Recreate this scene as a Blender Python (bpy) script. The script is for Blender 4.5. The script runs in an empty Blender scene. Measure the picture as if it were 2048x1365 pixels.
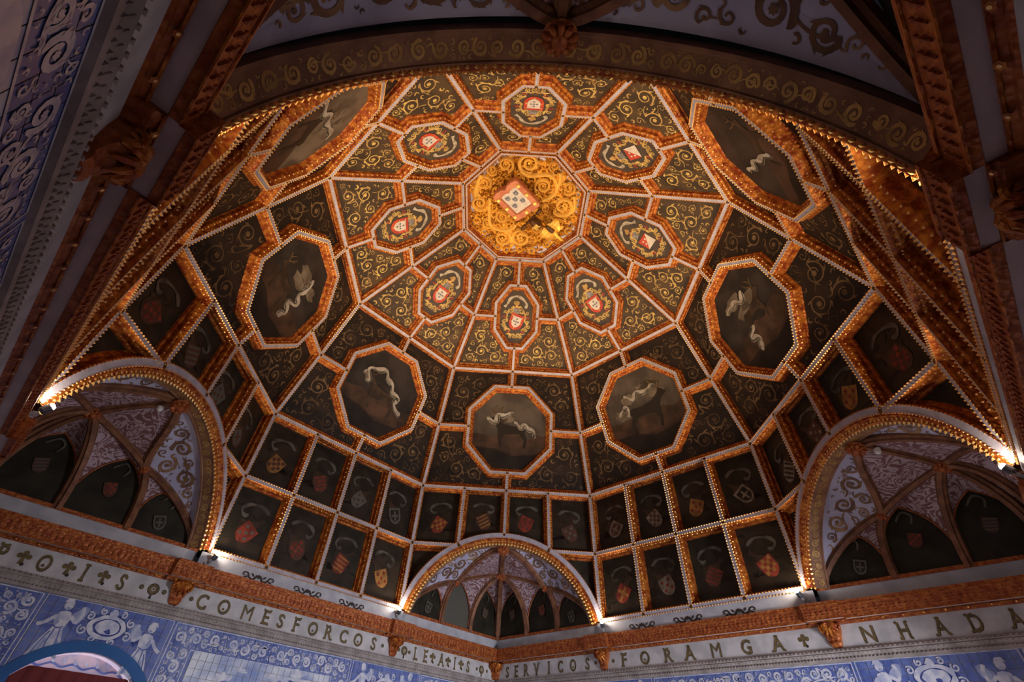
import bpy, math, random
import numpy as np
from mathutils import Matrix, Vector

# ------------------------------------------------------------------ camera, light, exposure
S, H0 = 6.3, 5.0                      # half room width in metres; height of the dome's springing line
def W(p):                             # design units -> metres
    return np.asarray(p, float) * S + np.array([0, 0, H0])
sc = bpy.context.scene
C = sc.collection
PITCH, YAW, ROLL = 0.73918, -0.00597, 0.06580
fw = np.array([math.sin(YAW)*math.cos(PITCH), math.cos(YAW)*math.cos(PITCH), math.sin(PITCH)])
rt = np.array([math.cos(YAW), -math.sin(YAW), 0.0]); upv = np.cross(rt, fw)
cr, sr = math.cos(ROLL), math.sin(ROLL)
rt, upv = cr*rt + sr*upv, -sr*rt + cr*upv
cam = bpy.data.objects.new('camera', bpy.data.cameras.new('camera')); C.objects.link(cam)
pc = W((-0.0531, -1.2544, -0.5382))
cam.matrix_world = Matrix(((rt[0], upv[0], -fw[0], pc[0]), (rt[1], upv[1], -fw[1], pc[1]), (rt[2], upv[2], -fw[2], pc[2]), (0, 0, 0, 1)))
cam.data.sensor_width = 36; cam.data.lens = 959.24/2048*36
cam.data.shift_x = 19.53/2048; cam.data.shift_y = 16.88/2048
cam.data.clip_start = 0.02; cam.data.clip_end = 100
sc.camera = cam
sc.view_settings.view_transform = 'Standard'; sc.view_settings.look = 'None'
sc.view_settings.gamma = 1; sc.view_settings.use_curve_mapping = False
sc.view_settings.exposure = 0.0
sc.cycles.max_bounces = 6; sc.cycles.diffuse_bounces = 3; sc.cycles.glossy_bounces = 2; sc.cycles.transmission_bounces = 2
world = bpy.data.worlds.new('world'); sc.world = world; world.use_nodes = True
world.node_tree.nodes['Background'].inputs[0].default_value = (0.30, 0.34, 0.45, 1)
world.node_tree.nodes['Background'].inputs[1].default_value = 0.02
SPOT_W, SPOT_COL = 1060.0, (1.0, 0.74, 0.50)
ADDED_WIN_COL = (0.90, 0.92, 1.0)  # colour of the lamps in the added near windows

def area_light(name, loc, direction, sx, sy, energy, col):
    d = bpy.data.lights.new(name, 'AREA'); d.shape = 'RECTANGLE'; d.size = sx; d.size_y = sy; d.energy = energy; d.color = col; d.spread = math.radians(112)
    o = bpy.data.objects.new(name, d); C.objects.link(o); o.location = loc
    o.rotation_euler = Vector(direction).to_track_quat('-Z', 'Y').to_euler()
    return o
R2 = 2**0.5
WALLS = {   # name: outward normal, tangent running left to right seen from inside
    'wall_far_left':   (np.array([-1, 1, 0])/R2, np.array([1, 1, 0])/R2),
    'wall_far_right':  (np.array([1, 1, 0])/R2, np.array([1, -1, 0])/R2),
    'wall_near_right': (np.array([1, -1, 0])/R2, np.array([-1, -1, 0])/R2),
    'wall_near_left':  (np.array([-1, -1, 0])/R2, np.array([-1, 1, 0])/R2),
}
WP = 1.0445                           # distance of the tiled walls from the room's centre
# window per wall (near pair unseen, added to light the far walls): centre s, half width, sill z, spring z, crown z (design units), daylight watts
WIN = {'wall_far_left': (-0.565, 0.150, -0.70, -0.390, -0.318, 9.0),
       'wall_far_right': (0.640, 0.150, -0.70, -0.390, -0.318, 8.0),
       'wall_near_right': (-0.60, 0.190, -0.74, -0.42, -0.34, 400.0),
       'wall_near_left': (0.52, 0.190, -0.74, -0.42, -0.34, 65.0)}
for wn, (s0, hw, zb, zs, zc, wat) in WIN.items():
    n, t = WALLS[wn]
    if wn.startswith('wall_far'):         # added upward lamp stands in for sill bounce onto the tympanum
        area_light('added_window_light', W((WP+0.055)*n + s0*t + np.array([0, 0, -0.50])), -n*0.15+np.array([0, 0, 1.0]), 2*hw*S*0.9, 0.05*S, wat, (0.95, 0.90, 1.0))
    else:
        area_light('added_window_light', W((WP+0.085)*n + s0*t + np.array([0, 0, (zb+zs)/2])), -n, 2*hw*S*0.94, (zs-zb)*S*0.94, wat, ADDED_WIN_COL)  # lamps in unseen near windows, added and placed to light the far walls

# ------------------------------------------------------------------ materials
def mat(name, col, rough=0.6, metal=0.0, col2=None, scale=6.0, detail=4.0, lo=0.4, hi=0.6, bump=0.0, bscale=30.0, emit=None, kind='noise', spec=0.22, dist=0.0):
    m = bpy.data.materials.new(name); m.use_nodes = True
    nt = m.node_tree; b = nt.nodes['Principled BSDF']
    b.inputs['Roughness'].default_value = rough; b.inputs['Metallic'].default_value = metal
    b.inputs['Specular IOR Level'].default_value = spec
    b.inputs['Base Color'].default_value = (*col, 1)
    geo = nt.nodes.new('ShaderNodeNewGeometry')
    if col2 is not None:
        if kind == 'voronoi':
            tx = nt.nodes.new('ShaderNodeTexVoronoi'); tx.inputs['Scale'].default_value = scale; out = tx.outputs['Distance']
        else:
            tx = nt.nodes.new('ShaderNodeTexNoise'); tx.inputs['Scale'].default_value = scale; tx.inputs['Detail'].default_value = detail
            tx.inputs['Distortion'].default_value = dist; out = tx.outputs['Fac']
        nt.links.new(geo.outputs['Position'], tx.inputs['Vector'])
        if kind == 'swirl':            # contour lines of a noise field: marbled scrolls
            mu = nt.nodes.new('ShaderNodeMath'); mu.operation = 'PINGPONG'; mu.inputs[1].default_value = 0.055
            nt.links.new(out, mu.inputs[0])
            m2 = nt.nodes.new('ShaderNodeMath'); m2.operation = 'MULTIPLY'; m2.inputs[1].default_value = 1/0.055
            nt.links.new(mu.outputs[0], m2.inputs[0]); out = m2.outputs[0]
        r = nt.nodes.new('ShaderNodeValToRGB'); r.color_ramp.elements[0].position = lo; r.color_ramp.elements[1].position = hi
        r.color_ramp.elements[0].color = (*col, 1); r.color_ramp.elements[1].color = (*col2, 1)
        nt.links.new(out, r.inputs[0]); nt.links.new(r.outputs[0], b.inputs['Base Color'])
    if bump:
        t2 = nt.nodes.new('ShaderNodeTexVoronoi'); t2.inputs['Scale'].default_value = bscale
        nt.links.new(geo.outputs['Position'], t2.inputs['Vector'])
        bp = nt.nodes.new('ShaderNodeBump'); bp.inputs['Strength'].default_value = bump; bp.inputs['Distance'].default_value = 0.02
        nt.links.new(t2.outputs['Distance'], bp.inputs['Height']); nt.links.new(bp.outputs[0], b.inputs['Normal'])
    if emit:
        b.inputs['Emission Color'].default_value = (*emit[0], 1); b.inputs['Emission Strength'].default_value = emit[1]
    return m
M = {}
M['fillet'] = mat('grey_lilac_paint', (0.44, 0.42, 0.50), 0.55, 0, (0.35, 0.34, 0.41), 5)
M['gilt'] = mat('red_gilt_carving', (0.25, 0.045, 0.010), 0.42, 0.25, (0.54, 0.19, 0.028), 9.0, 5, 0.40, 0.64, bump=0.9, bscale=16)
M['giltd'] = mat('dull_red_gilt', (0.27, 0.062, 0.020), 0.45, 0.2, (0.46, 0.150, 0.042), 12.0, 5, 0.40, 0.70, bump=0.7, bscale=18)
M['bead'] = mat('gold_beading', (0.90, 0.50, 0.17), 0.35, 0.55)
M['fringe'] = mat('gilt_leaf_fringe', (0.92, 0.58, 0.20), 0.4, 0.25)
M['gold'] = mat('bright_gold_leaf', (0.95, 0.56, 0.09), 0.32, 0.35, (0.78, 0.36, 0.04), 5, 4, 0.45, 0.7)
M['goldbed'] = mat('shaded_gold_leaf', (0.46, 0.20, 0.028), 0.35, 0.6, (0.28, 0.11, 0.014), 5)  # darker copy of the gold, crevice shade put into the colour
M['goldhi'] = mat('lit_gold_leaf', (1.0, 0.66, 0.16), 0.32, 0.25)  # brighter copy of the gold, highlights put into the colour
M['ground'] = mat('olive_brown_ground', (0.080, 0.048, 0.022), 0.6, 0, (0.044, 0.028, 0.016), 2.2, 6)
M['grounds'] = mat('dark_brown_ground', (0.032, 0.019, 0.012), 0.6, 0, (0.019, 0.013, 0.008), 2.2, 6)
M['groundm'] = mat('medallion_ground', (0.085, 0.060, 0.038), 0.6, 0, (0.060, 0.044, 0.034), 4, 5)
M['ochre'] = mat('ochre_paint', (0.50, 0.32, 0.105), 0.6, 0, (0.34, 0.20, 0.06), 6)
M['ochre2'] = mat('yellow_ochre_paint', (0.62, 0.42, 0.12), 0.6, 0, (0.42, 0.27, 0.08), 6)
M['ochred'] = mat('faded_ochre_paint', (0.200, 0.120, 0.052), 0.6, 0, (0.070, 0.042, 0.020), 1.6, 4, 0.38, 0.66)
M['redpaint'] = mat('dark_red_paint', (0.30, 0.05, 0.035), 0.6)
M['red'] = mat('shield_red', (0.55, 0.075, 0.035), 0.55, 0, (0.40, 0.05, 0.03), 7)
M['white'] = mat('shield_white', (0.66, 0.58, 0.47), 0.6, 0, (0.55, 0.47, 0.38), 7)
M['cream'] = mat('cream_ribbon', (0.50, 0.43, 0.31), 0.6, 0, (0.30, 0.25, 0.17), 9)
M['blue'] = mat('escutcheon_blue', (0.13, 0.15, 0.20), 0.6)
M['silver'] = mat('painted_steel', (0.30, 0.28, 0.24), 0.5, 0.1, (0.16, 0.14, 0.12), 12)
M['ribbon'] = mat('faded_white_ribbon', (0.44, 0.39, 0.31), 0.6, 0, (0.27, 0.22, 0.16), 4.5, 5)
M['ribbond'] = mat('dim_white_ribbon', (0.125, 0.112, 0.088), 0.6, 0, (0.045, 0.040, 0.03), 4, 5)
M['panel'] = mat('dark_green_panel', (0.030, 0.026, 0.017), 0.5, 0, (0.017, 0.014, 0.010), 2.6, 7)  # dark green ground, mottled by noise
M['panelwarm'] = mat('dark_brown_panel', (0.040, 0.027, 0.017), 0.5, 0, (0.020, 0.015, 0.010), 2.6, 7)  # dark brown ground, mottled by noise
M['stag'] = mat('stag_brown', (0.055, 0.034, 0.020), 0.55, 0, (0.030, 0.019, 0.012), 4)
M['stagd'] = mat('stag_dark', (0.022, 0.015, 0.010), 0.55)
M['sky'] = mat('painted_sky', (0.060, 0.046, 0.034), 0.6, 0, (0.105, 0.082, 0.058), 1.6, 5)
M['skydark'] = mat('painted_storm_sky', (0.040, 0.030, 0.024), 0.6, 0, (0.020, 0.016, 0.013), 1.6, 5)
M['skypale'] = mat('painted_pale_cloud', (0.18, 0.14, 0.095), 0.6, 0, (0.10, 0.075, 0.05), 2.2, 5)
M['earth'] = mat('painted_earth', (0.085, 0.045, 0.026), 0.6, 0, (0.040, 0.024, 0.015), 2.2, 5)
M['earthd'] = mat('painted_dark_earth', (0.030, 0.021, 0.014), 0.6, 0, (0.017, 0.012, 0.009), 2.2, 5)
M['sh_red'] = mat('faded_shield_red', (0.26, 0.045, 0.026), 0.6, 0, (0.13, 0.025, 0.017), 7)
M['sh_gold'] = mat('faded_shield_gold', (0.34, 0.165, 0.045), 0.6, 0, (0.20, 0.095, 0.028), 7)
M['sh_white'] = mat('faded_shield_white', (0.25, 0.215, 0.165), 0.6, 0, (0.14, 0.12, 0.09), 7)
M['sh_dark'] = mat('faded_shield_dark', (0.085, 0.040, 0.026), 0.6)
M['sh_grey'] = mat('faded_shield_and_glare_grey', (0.10, 0.095, 0.08), 0.6)  # grey of shields, also the painted glare on one lunette
M['web'] = mat('vault_lilac_scrolls', (0.41, 0.315, 0.36), 0.65, 0, (0.18, 0.085, 0.085), 2.6, 3, 0.42, 0.58, kind='swirl', dist=1.1)
M['webplain'] = mat('vault_blue_lilac', (0.50, 0.49, 0.66), 0.65, 0, (0.41, 0.40, 0.55), 2.0)
M['webscroll'] = mat('vault_brown_scroll', (0.21, 0.115, 0.062), 0.6, 0, (0.14, 0.075, 0.05), 5)
M['webgold'] = mat('vault_gold_scroll', (0.36, 0.21, 0.11), 0.6, 0, (0.22, 0.12, 0.07), 5)
M['ribwood'] = mat('vault_rib_brown', (0.24, 0.105, 0.055), 0.5, 0.1, (0.14, 0.06, 0.035), 5, 6, bump=0.25, bscale=22)
M['soffit'] = mat('arch_soffit_brown', (0.29, 0.145, 0.085), 0.5, 0.05, (0.20, 0.095, 0.055), 4, 6)
M['soffgold'] = mat('arch_soffit_gold_paint', (0.55, 0.33, 0.11), 0.45, 0.2, (0.36, 0.20, 0.07), 5)
M['fascia'] = mat('pale_grey_fascia', (0.46, 0.47, 0.52), 0.6, 0, (0.36, 0.37, 0.42), 3)
M['frieze'] = mat('frieze_grey_white', (0.55, 0.53, 0.54), 0.6, 0, (0.42, 0.41, 0.42), 3)
M['soffgrey'] = mat('cornice_soffit_grey', (0.56, 0.49, 0.53), 0.6, 0, (0.46, 0.40, 0.44), 3)
M['stone'] = mat('carved_stone', (0.36, 0.32, 0.31), 0.7, 0, (0.26, 0.23, 0.22), 4, bump=0.3, bscale=18)
M['letter'] = mat('letter_olive_brown', (0.100, 0.075, 0.035), 0.6, 0, (0.17, 0.12, 0.05), 14, 3)
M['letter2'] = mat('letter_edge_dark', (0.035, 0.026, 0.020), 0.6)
M['azulejo'] = mat('azulejo_blue_wash', (0.075, 0.115, 0.36), 0.25, 0, (0.17, 0.23, 0.50), 3.5, 7, 0.35, 0.7, spec=0.4)
M['azsky'] = mat('azulejo_landscape', (0.62, 0.67, 0.76), 0.25, 0, (0.20, 0.28, 0.55), 1.8, 8, 0.38, 0.62, spec=0.4)
M['azwhite'] = mat('azulejo_white', (0.62, 0.64, 0.72), 0.25, 0, (0.42, 0.46, 0.62), 9, 3, spec=0.4)
M['azmid'] = mat('azulejo_half_tone', (0.26, 0.31, 0.52), 0.25, 0, (0.36, 0.41, 0.58), 9, 3, spec=0.4)
M['azdark'] = mat('azulejo_cobalt', (0.030, 0.050, 0.20), 0.25, 0, (0.06, 0.09, 0.30), 6, spec=0.4)
M['blueframe'] = mat('blue_painted_frame', (0.025, 0.115, 0.33), 0.5, 0, (0.02, 0.09, 0.27), 2)
M['reveal'] = mat('window_reveal_tile', (0.66, 0.52, 0.56), 0.4, 0, (0.48, 0.45, 0.56), 5)
M['curtain'] = mat('dark_red_curtain', (0.16, 0.030, 0.030), 0.8)
M['glass'] = mat('window_glass', (0.35, 0.42, 0.5), 0.1)
M['lampbody'] = mat('spotlight_grey_metal', (0.09, 0.09, 0.10), 0.4, 0.6)
M['lampmount'] = mat('spotlight_pale_mount', (0.30, 0.31, 0.33), 0.5)
M['lens'] = mat('spotlight_lens', (1, 1, 1), 0.3, emit=((1.0, 0.82, 0.64), 430.0))
M['detector'] = mat('white_plastic', (0.75, 0.74, 0.73), 0.4)
M['lilac'] = mat('carving_backing_lilac', (0.46, 0.45, 0.55), 0.6)
M['bronze'] = mat('dark_bronze_gilt', (0.075, 0.035, 0.014), 0.45, 0.4, (0.16, 0.075, 0.025), 20)
M['coral'] = mat('shield_coral_border', (0.60, 0.22, 0.10), 0.5, 0.1, (0.48, 0.14, 0.07), 4)
M['floor'] = mat('paled_bounce_floor', (0.50, 0.40, 0.34), 0.5, 0, (0.42, 0.33, 0.28), 3)  # colour lightened so the unseen floor bounces light upward
M['plaster'] = mat('wall_core', (0.32, 0.30, 0.30), 0.8)

# ------------------------------------------------------------------ mesh helpers
class MB:
    def __init__(s): s.v = []; s.f = []; s.mi = []; s.n = 0; s.mats = []
    def mid(s, m):
        if m not in s.mats: s.mats.append(m)
        return s.mats.index(m)
    def add(s, verts, faces, m):
        verts = np.asarray(verts, float).reshape(-1, 3); k = s.mid(m)
        s.v.append(verts); o = s.n
        for f in faces: s.f.append([i+o for i in f]); s.mi.append(k)
        s.n += len(verts)
    def build(s, name, parent=None, smooth=False, **props):
        v = W(np.concatenate(s.v)); org = (v.min(0)+v.max(0))/2
        me = bpy.data.meshes.new(name); me.from_pydata((v-org).tolist(), [], s.f)
        for m in s.mats: me.materials.append(M[m])
        me.polygons.foreach_set('material_index', s.mi)
        if smooth: me.polygons.foreach_set('use_smooth', [True]*len(s.f))
        me.update()
        o = bpy.data.objects.new(name, me); C.objects.link(o)
        if parent is not None:
            o.parent = parent; org = org - np.array(ORG[parent.name])
        o.location = org
        for a, b in props.items(): o[a] = b
        return o
ORG = {}
def empty(name, loc, **props):
    o = bpy.data.objects.new(name, None); C.objects.link(o); o.empty_display_size = 0.2
    w = W(loc); o.location = w; ORG[o.name] = w
    for a, b in props.items(): o[a] = b
    return o
class Fr:
    def __init__(s, O, ex, ey, em):
        s.O = np.asarray(O, float); s.M = np.array([ex, ey, em], float)
    def __call__(s, p): return s.O + np.asarray(p, float).reshape(-1, 3) @ s.M
def lift(p2, h):
    p2 = np.asarray(p2, float).reshape(-1, 2); return np.column_stack([p2, np.full(len(p2), h)])
def poly(mb, fr, p2, h, m):
    mb.add(fr(lift(p2, h)), [list(range(len(p2)))], m)
def ribbon(mb, fr, path, wid, h, m):
    p = np.asarray(path, float); n = len(p); wid = np.broadcast_to(np.asarray(wid, float), (n,))
    t = np.gradient(p, axis=0); t /= (np.linalg.norm(t, axis=1)[:, None]+1e-12)
    nn = np.column_stack([-t[:, 1], t[:, 0]])*wid[:, None]*0.5
    v = np.concatenate([p+nn, p-nn])
    mb.add(fr(lift(v, h)), [[i, i+1, n+i+1, n+i] for i in range(n-1)], m)
def relief(mb, fr, path, wid, h0, hgt, m):          # half-round strip standing proud of the surface
    p = np.asarray(path, float); n = len(p); wid = np.broadcast_to(np.asarray(wid, float), (n,)); hg = np.broadcast_to(np.asarray(hgt, float), (n,))
    t = np.gradient(p, axis=0); t /= (np.linalg.norm(t, axis=1)[:, None]+1e-12)
    nn = np.column_stack([-t[:, 1], t[:, 0]])
    rows = []
    for a, b in ((1, 0), (0.72, 0.75), (0.18, 1), (0, 0.86), (-0.18, 1), (-0.72, 0.75), (-1, 0)):
        q = p+nn*(wid*0.5*a)[:, None]; rows.append(np.column_stack([q, h0+hg*b]))
    k = len(rows); v = np.concatenate(rows)
    mb.add(fr(v), [[r*n+i, r*n+i+1, (r+1)*n+i+1, (r+1)*n+i] for r in range(k-1) for i in range(n-1)], m)
def disc(mb, fr, c, r, h, m, n=10, star=0.0):
    a = np.arange(n)*2*math.pi/n; rr = r*(1-star*(np.arange(n) % 2))
    poly(mb, fr, np.column_stack([c[0]+rr*np.cos(a), c[1]+rr*np.sin(a)]), h, m)
OCTV = np.array([[1, 0, 0], [-1, 0, 0], [0, 1, 0], [0, -1, 0], [0, 0, 1], [0, 0, -1]], float)
OCTF = [[0, 2, 4], [2, 1, 4], [1, 3, 4], [3, 0, 4]]
def beads(mb, pts, r, m, axes=None):
    ax = np.eye(3) if axes is None else axes
    for p in np.asarray(pts).reshape(-1, 3): mb.add(p+(OCTV*r) @ ax, OCTF, m)
def sphere(mb, c, r, m, ax=None, nu=10, nv=6):
    c = np.asarray(c, float); ax = np.eye(3) if ax is None else ax; r = np.broadcast_to(np.asarray(r, float), (3,))
    v = []
    for j in range(nv+1):
        th = math.pi*j/nv
        for i in range(nu):
            ph = 2*math.pi*i/nu; v.append((math.sin(th)*math.cos(ph), math.sin(th)*math.sin(ph), math.cos(th)))
    v = (np.array(v)*r) @ ax + c
    mb.add(v, [[j*nu+i, j*nu+(i+1) % nu, (j+1)*nu+(i+1) % nu, (j+1)*nu+i] for j in range(nv) for i in range(nu)], m)
def tube(mb, pts, rad, m, n=6):
    p = np.asarray(pts, float); k = len(p); rad = np.broadcast_to(np.asarray(rad, float), (k,))
    t = np.gradient(p, axis=0); t /= np.linalg.norm(t, axis=1)[:, None]+1e-12
    v = []
    for i in range(k):
        a = np.cross(t[i], (0.13, 0.21, 1)); a /= np.linalg.norm(a)+1e-12; b = np.cross(t[i], a)
        for j in range(n):
            q = 2*math.pi*j/n; v.append(p[i]+rad[i]*(a*math.cos(q)+b*math.sin(q)))
    f = [[i*n+j, i*n+(j+1) % n, (i+1)*n+(j+1) % n, (i+1)*n+j] for i in range(k-1) for j in range(n)]
    f += [list(range(n)), list(range((k-1)*n, k*n))]
    mb.add(v, f, m)
def inside(poly_, p):
    x, y = p[:, 0], p[:, 1]; r = np.zeros(len(p), bool); n = len(poly_)
    for i in range(n):
        (x1, y1), (x2, y2) = poly_[i], poly_[(i+1) % n]
        if y1 == y2: continue
        c = ((y1 > y) != (y2 > y)) & (x < (x2-x1)*(y-y1)/(y2-y1)+x1); r ^= c
    return r
def edist(poly_, p):
    d = np.full(len(p), 1e9); n = len(poly_)
    for i in range(n):
        a = np.array(poly_[i], float); b = np.array(poly_[(i+1) % n], float); ab = b-a
        u = np.clip(((p-a) @ ab)/(ab @ ab+1e-15), 0, 1); d = np.minimum(d, np.linalg.norm(p-(a+u[:, None]*ab), axis=1))
    return d
def pack(pl, rng, rmax, rmin, nmax, avoid=()):
    pl = np.asarray(pl, float); lo, hi = pl.min(0), pl.max(0)
    p = rng.uniform(lo, hi, (900, 2)); p = p[inside(pl, p)]
    d = edist(pl, p)
    for cx, cy, r in avoid: d = np.minimum(d, np.hypot(p[:, 0]-cx, p[:, 1]-cy)-r)
    out = []
    while len(out) < nmax and len(p):
        dd = np.minimum(d, rmax); i = int(np.argmax(dd+rng.uniform(0, 0.15*rmin, len(p)))); r = dd[i]
        if r < rmin: break
        out.append((p[i, 0], p[i, 1], r)); d = np.minimum(d, np.hypot(p[:, 0]-p[i, 0], p[:, 1]-p[i, 1])-r)
    return out
def spiral_path(c, R, a0, dr, turns=1.55, n=20, r1=0.2):
    t = np.linspace(0, 1, n); r = R*(1-(1-r1)*t**0.85); a = a0+dr*turns*2*math.pi*t
    return np.column_stack([c[0]+r*np.cos(a), c[1]+r*np.sin(a)])
def leaf(c, ang, L, wd):
    ca, sa = math.cos(ang), math.sin(ang)
    q = np.array([(0, 0), (0.25*L, 0.5*wd), (0.55*L, 0.42*wd), (L, 0.25*wd), (0.6*L, -0.12*wd), (0.3*L, -0.35*wd)])
    return np.column_stack([c[0]+q[:, 0]*ca-q[:, 1]*sa, c[1]+q[:, 0]*sa+q[:, 1]*ca])
def scrolls(mb, fr, pl, seed, mats, h, rmax, rmin, nmax=14, ros=None, lw=0.17, n=20):
    """acanthus scrollwork filling a polygon: packed spirals with leaves, joined by stems"""
    rng = np.random.default_rng(seed); cs = pack(pl, rng, rmax, rmin, nmax)
    for j, (cx, cy, r) in enumerate(cs):
        m = mats[j % len(mats)]; R = r*0.86; a0 = rng.uniform(0, 6.28); dr = 1 if rng.random() < 0.5 else -1
        big = r > 0.50*rmax
        if r < 0.36*rmax:                       # small gaps: a curled leaf instead of a full spiral
            b0 = a0+dr*np.linspace(0, 3.9, 9); rr_ = R*np.linspace(.95, .45, 9)
            ribbon(mb, fr, np.column_stack([cx+rr_*np.cos(b0), cy+rr_*np.sin(b0)]), np.array([.1, .35, .55, .6, .5, .4, .3, .3, .35])*R, h, m)
            poly(mb, fr, leaf((cx+R*math.cos(a0), cy+R*math.sin(a0)), a0+dr*2.2, R*1.3, R*.6), h+.0002, m); continue
        pth = spiral_path((cx, cy), R, a0, dr, 1.30 if big else 1.05, n if big else 13, 0.36 if big else 0.25)
        k = len(pth); wd = np.linspace(0.9, 0.55, k)*lw*R*1.6; wd[0] *= 0.3
        ribbon(mb, fr, pth, wd, h, m)
        if big: disc(mb, fr, (cx, cy), 0.27*R, h+0.0003, ros or m, 14, 0.3)
        else: disc(mb, fr, pth[-1], 0.16*R, h+0.0003, m, 7)
        for q in ((0.0, 0.14, 0.30, 0.48) if big else (0.05, 0.35)):
            i = int(q*(k-1)); tg = pth[min(i+1, k-1)]-pth[max(i-1, 0)]; ta = math.atan2(tg[1], tg[0])
            poly(mb, fr, leaf(pth[i], ta+dr*-(0.40 if q < .2 else 2.75), 0.62*R, 0.26*R), h+0.0002, m)
        if j:                                   # stem from an earlier scroll
            pj_ = min(cs[:j], key=lambda c: math.hypot(c[0]-cx, c[1]-cy)-c[2]); a = np.array(pj_[:2]); b = pth[0]
            dvec = b-a; L = np.linalg.norm(dvec)+1e-9; a = a+dvec/L*min(pj_[2]*0.86, L*0.8)
            mid = (a+b)/2+np.array([-dvec[1], dvec[0]])*0.18*dr
            t = np.linspace(0, 1, 7)[:, None]; ribbon(mb, fr, (1-t)**2*a+2*t*(1-t)*mid+t*t*b, np.linspace(0.5, 1, 7)*lw*R, h, m)
    return cs

def offset_path(p, x, closed):
    p = np.asarray(p, float); n = len(p); out = []
    for i in range(n):
        d0 = p[i]-p[i-1] if (closed or i > 0) else p[1]-p[0]
        d1 = p[(i+1) % n]-p[i] if (closed or i < n-1) else p[n-1]-p[n-2]
        d0 = d0/np.linalg.norm(d0); d1 = d1/np.linalg.norm(d1)
        n0 = np.array([-d0[1], d0[0]]); n1 = np.array([-d1[1], d1[0]]); b = n0+n1; b /= np.linalg.norm(b)
        out.append(p[i]+b*x/max(0.4, b @ n0))
    return np.array(out)
def rib(mb, fr, p, w, D, sp, closed=False, bead=True, stud=True, br=0.0036, bs=0.0108, fil='fillet', side='gilt'):
    """moulded coffer rib along a path: flat painted fillet, carved gilt flanks, gold beading"""
    half = [(w/2, 0), (w/2+0.22*sp, -0.006), (w/2+0.30*sp, -0.30*D), (w/2+0.62*sp, -0.42*D), (w/2+0.70*sp, -0.78*D), (w/2+sp*1.15, -0.84*D), (w/2+sp*1.3, -D)]
    prof = [(x, h) for x, h in reversed(half)]+[(-x, h) for x, h in half]
    n = len(p); v = []
    for x, h in prof: v.append(lift(offset_path(p, x, closed), h))
    v = fr(np.concatenate(v)); K = len(prof); seg = n if closed else n-1
    for r in range(K-1):
        f = [[r*n+i, r*n+(i+1) % n, (r+1)*n+(i+1) % n, (r+1)*n+i] for i in range(seg)]
        if r == 0: mb.add(v, f, side); base = mb.n-len(v)
        else:
            k = mb.mid(fil if r == len(half)-1 else side)
            for q in f: mb.f.append([i+base for i in q]); mb.mi.append(k)
    if not closed:
        for e_, q_ in ((0, 1), (-1, -2)):
            a = np.asarray(p[e_], float); d_ = np.asarray(p[q_], float)-a; d_ /= np.linalg.norm(d_); nn_ = np.array([-d_[1], d_[0]]); r_ = w*.42
            poly(mb, fr, [a+d_*r_+nn_*r_, a+d_*r_-nn_*r_, a-d_*r_-nn_*r_, a-d_*r_+nn_*r_], .0012, 'bronze')
    if bead:
        for sgn in (1, -1):
            for (x, h, rr, gap) in ((w/2, 0.0005, br, bs),)+(((w/2+0.36*sp, -0.36*D, br*1.15, bs*1.9),) if stud else ()):
                q = offset_path(p, sgn*x, closed); nn = len(q)
                for i in range(nn if closed else nn-1):
                    a, b = q[i], q[(i+1) % nn]; L = np.linalg.norm(b-a); k = max(1, int(L/gap))
                    t = (np.arange(k)+0.5)/k; pts = a+(b-a)*t[:, None]
                    P = fr(lift(pts, h)); V = (P[:, None, :]+(OCTV*rr) @ fr.M).reshape(-1, 3)
                    mb.add(V, [[j*6+q_ for q_ in f] for j in range(k) for f in OCTF], 'bead')

# ------------------------------------------------------------------ dome geometry
D2 = 0.5556
LV = {0: (1.0, 0.0), 1: (0.992, 0.2723), 2: (0.9783, 0.5479), 3: (0.7591, 1.1367), 4: (0.2937, 1.5133)}
def apo(lv, k):
    A, z = LV[lv]; R = A/math.cos(math.pi/8); a = math.radians(22.5+(D2 if k % 2 == 0 else -D2))
    return R*math.cos(a), R*math.sin(a), z
def nvec(k): th = math.radians(45*k); return np.array([math.sin(th), math.cos(th), 0.0])
def uvec(k): th = math.radians(45*k); return np.array([math.cos(th), -math.sin(th), 0.0])
ZV = np.array([0, 0, 1.0])
def bframe(k, la, lb):
    a0, h0, z0 = apo(la, k); a1, h1, z1 = apo(lb, k); n, u = nvec(k), uvec(k)
    O = n*a0+ZV*z0; e = n*(a1-a0)+ZV*(z1-z0); L = np.linalg.norm(e); e /= L
    em = np.cross(u, e)
    if em @ (-n*0.7-ZV*0.3) < 0: em = -em
    return Fr(O, u, e, em), h0, h1, L
def vertex(lv, k, side):
    a, h, z = apo(lv, k); return nvec(k)*a+uvec(k)*h*side+ZV*z

DD, SPD, FW = 0.042, 0.012, 0.0142      # drum coffers: depth, splay, fillet width
DS, SPS = 0.034, 0.014                  # stag band
DU, SPU, FWU = 0.027, 0.018, 0.0138     # upper band
ceiling = empty('ceiling', (0, 0, 1.513), kind='structure', label='coffered octagonal dome ceiling with gilded ribs and painted panels')
PLACE = {0: 'above the far corner arch', 1: 'on the right far side', 2: 'above the right corner arch', 3: 'on the right near side',
         4: 'above the near corner arch', 5: 'on the left near side', 6: 'above the left corner arch', 7: 'on the left far side'}

ARC_B = 0.330
def arc_par(k):
    a = apo(0, k)[1]; kk = (a*a-ARC_B**2)/(2*ARC_B); return a, kk, ARC_B+kk
def arc_y(k, x, off=0.0):
    a, kk, R = arc_par(k); R = R+off
    return math.sqrt(max(R*R-x*x, 0))-kk

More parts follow.
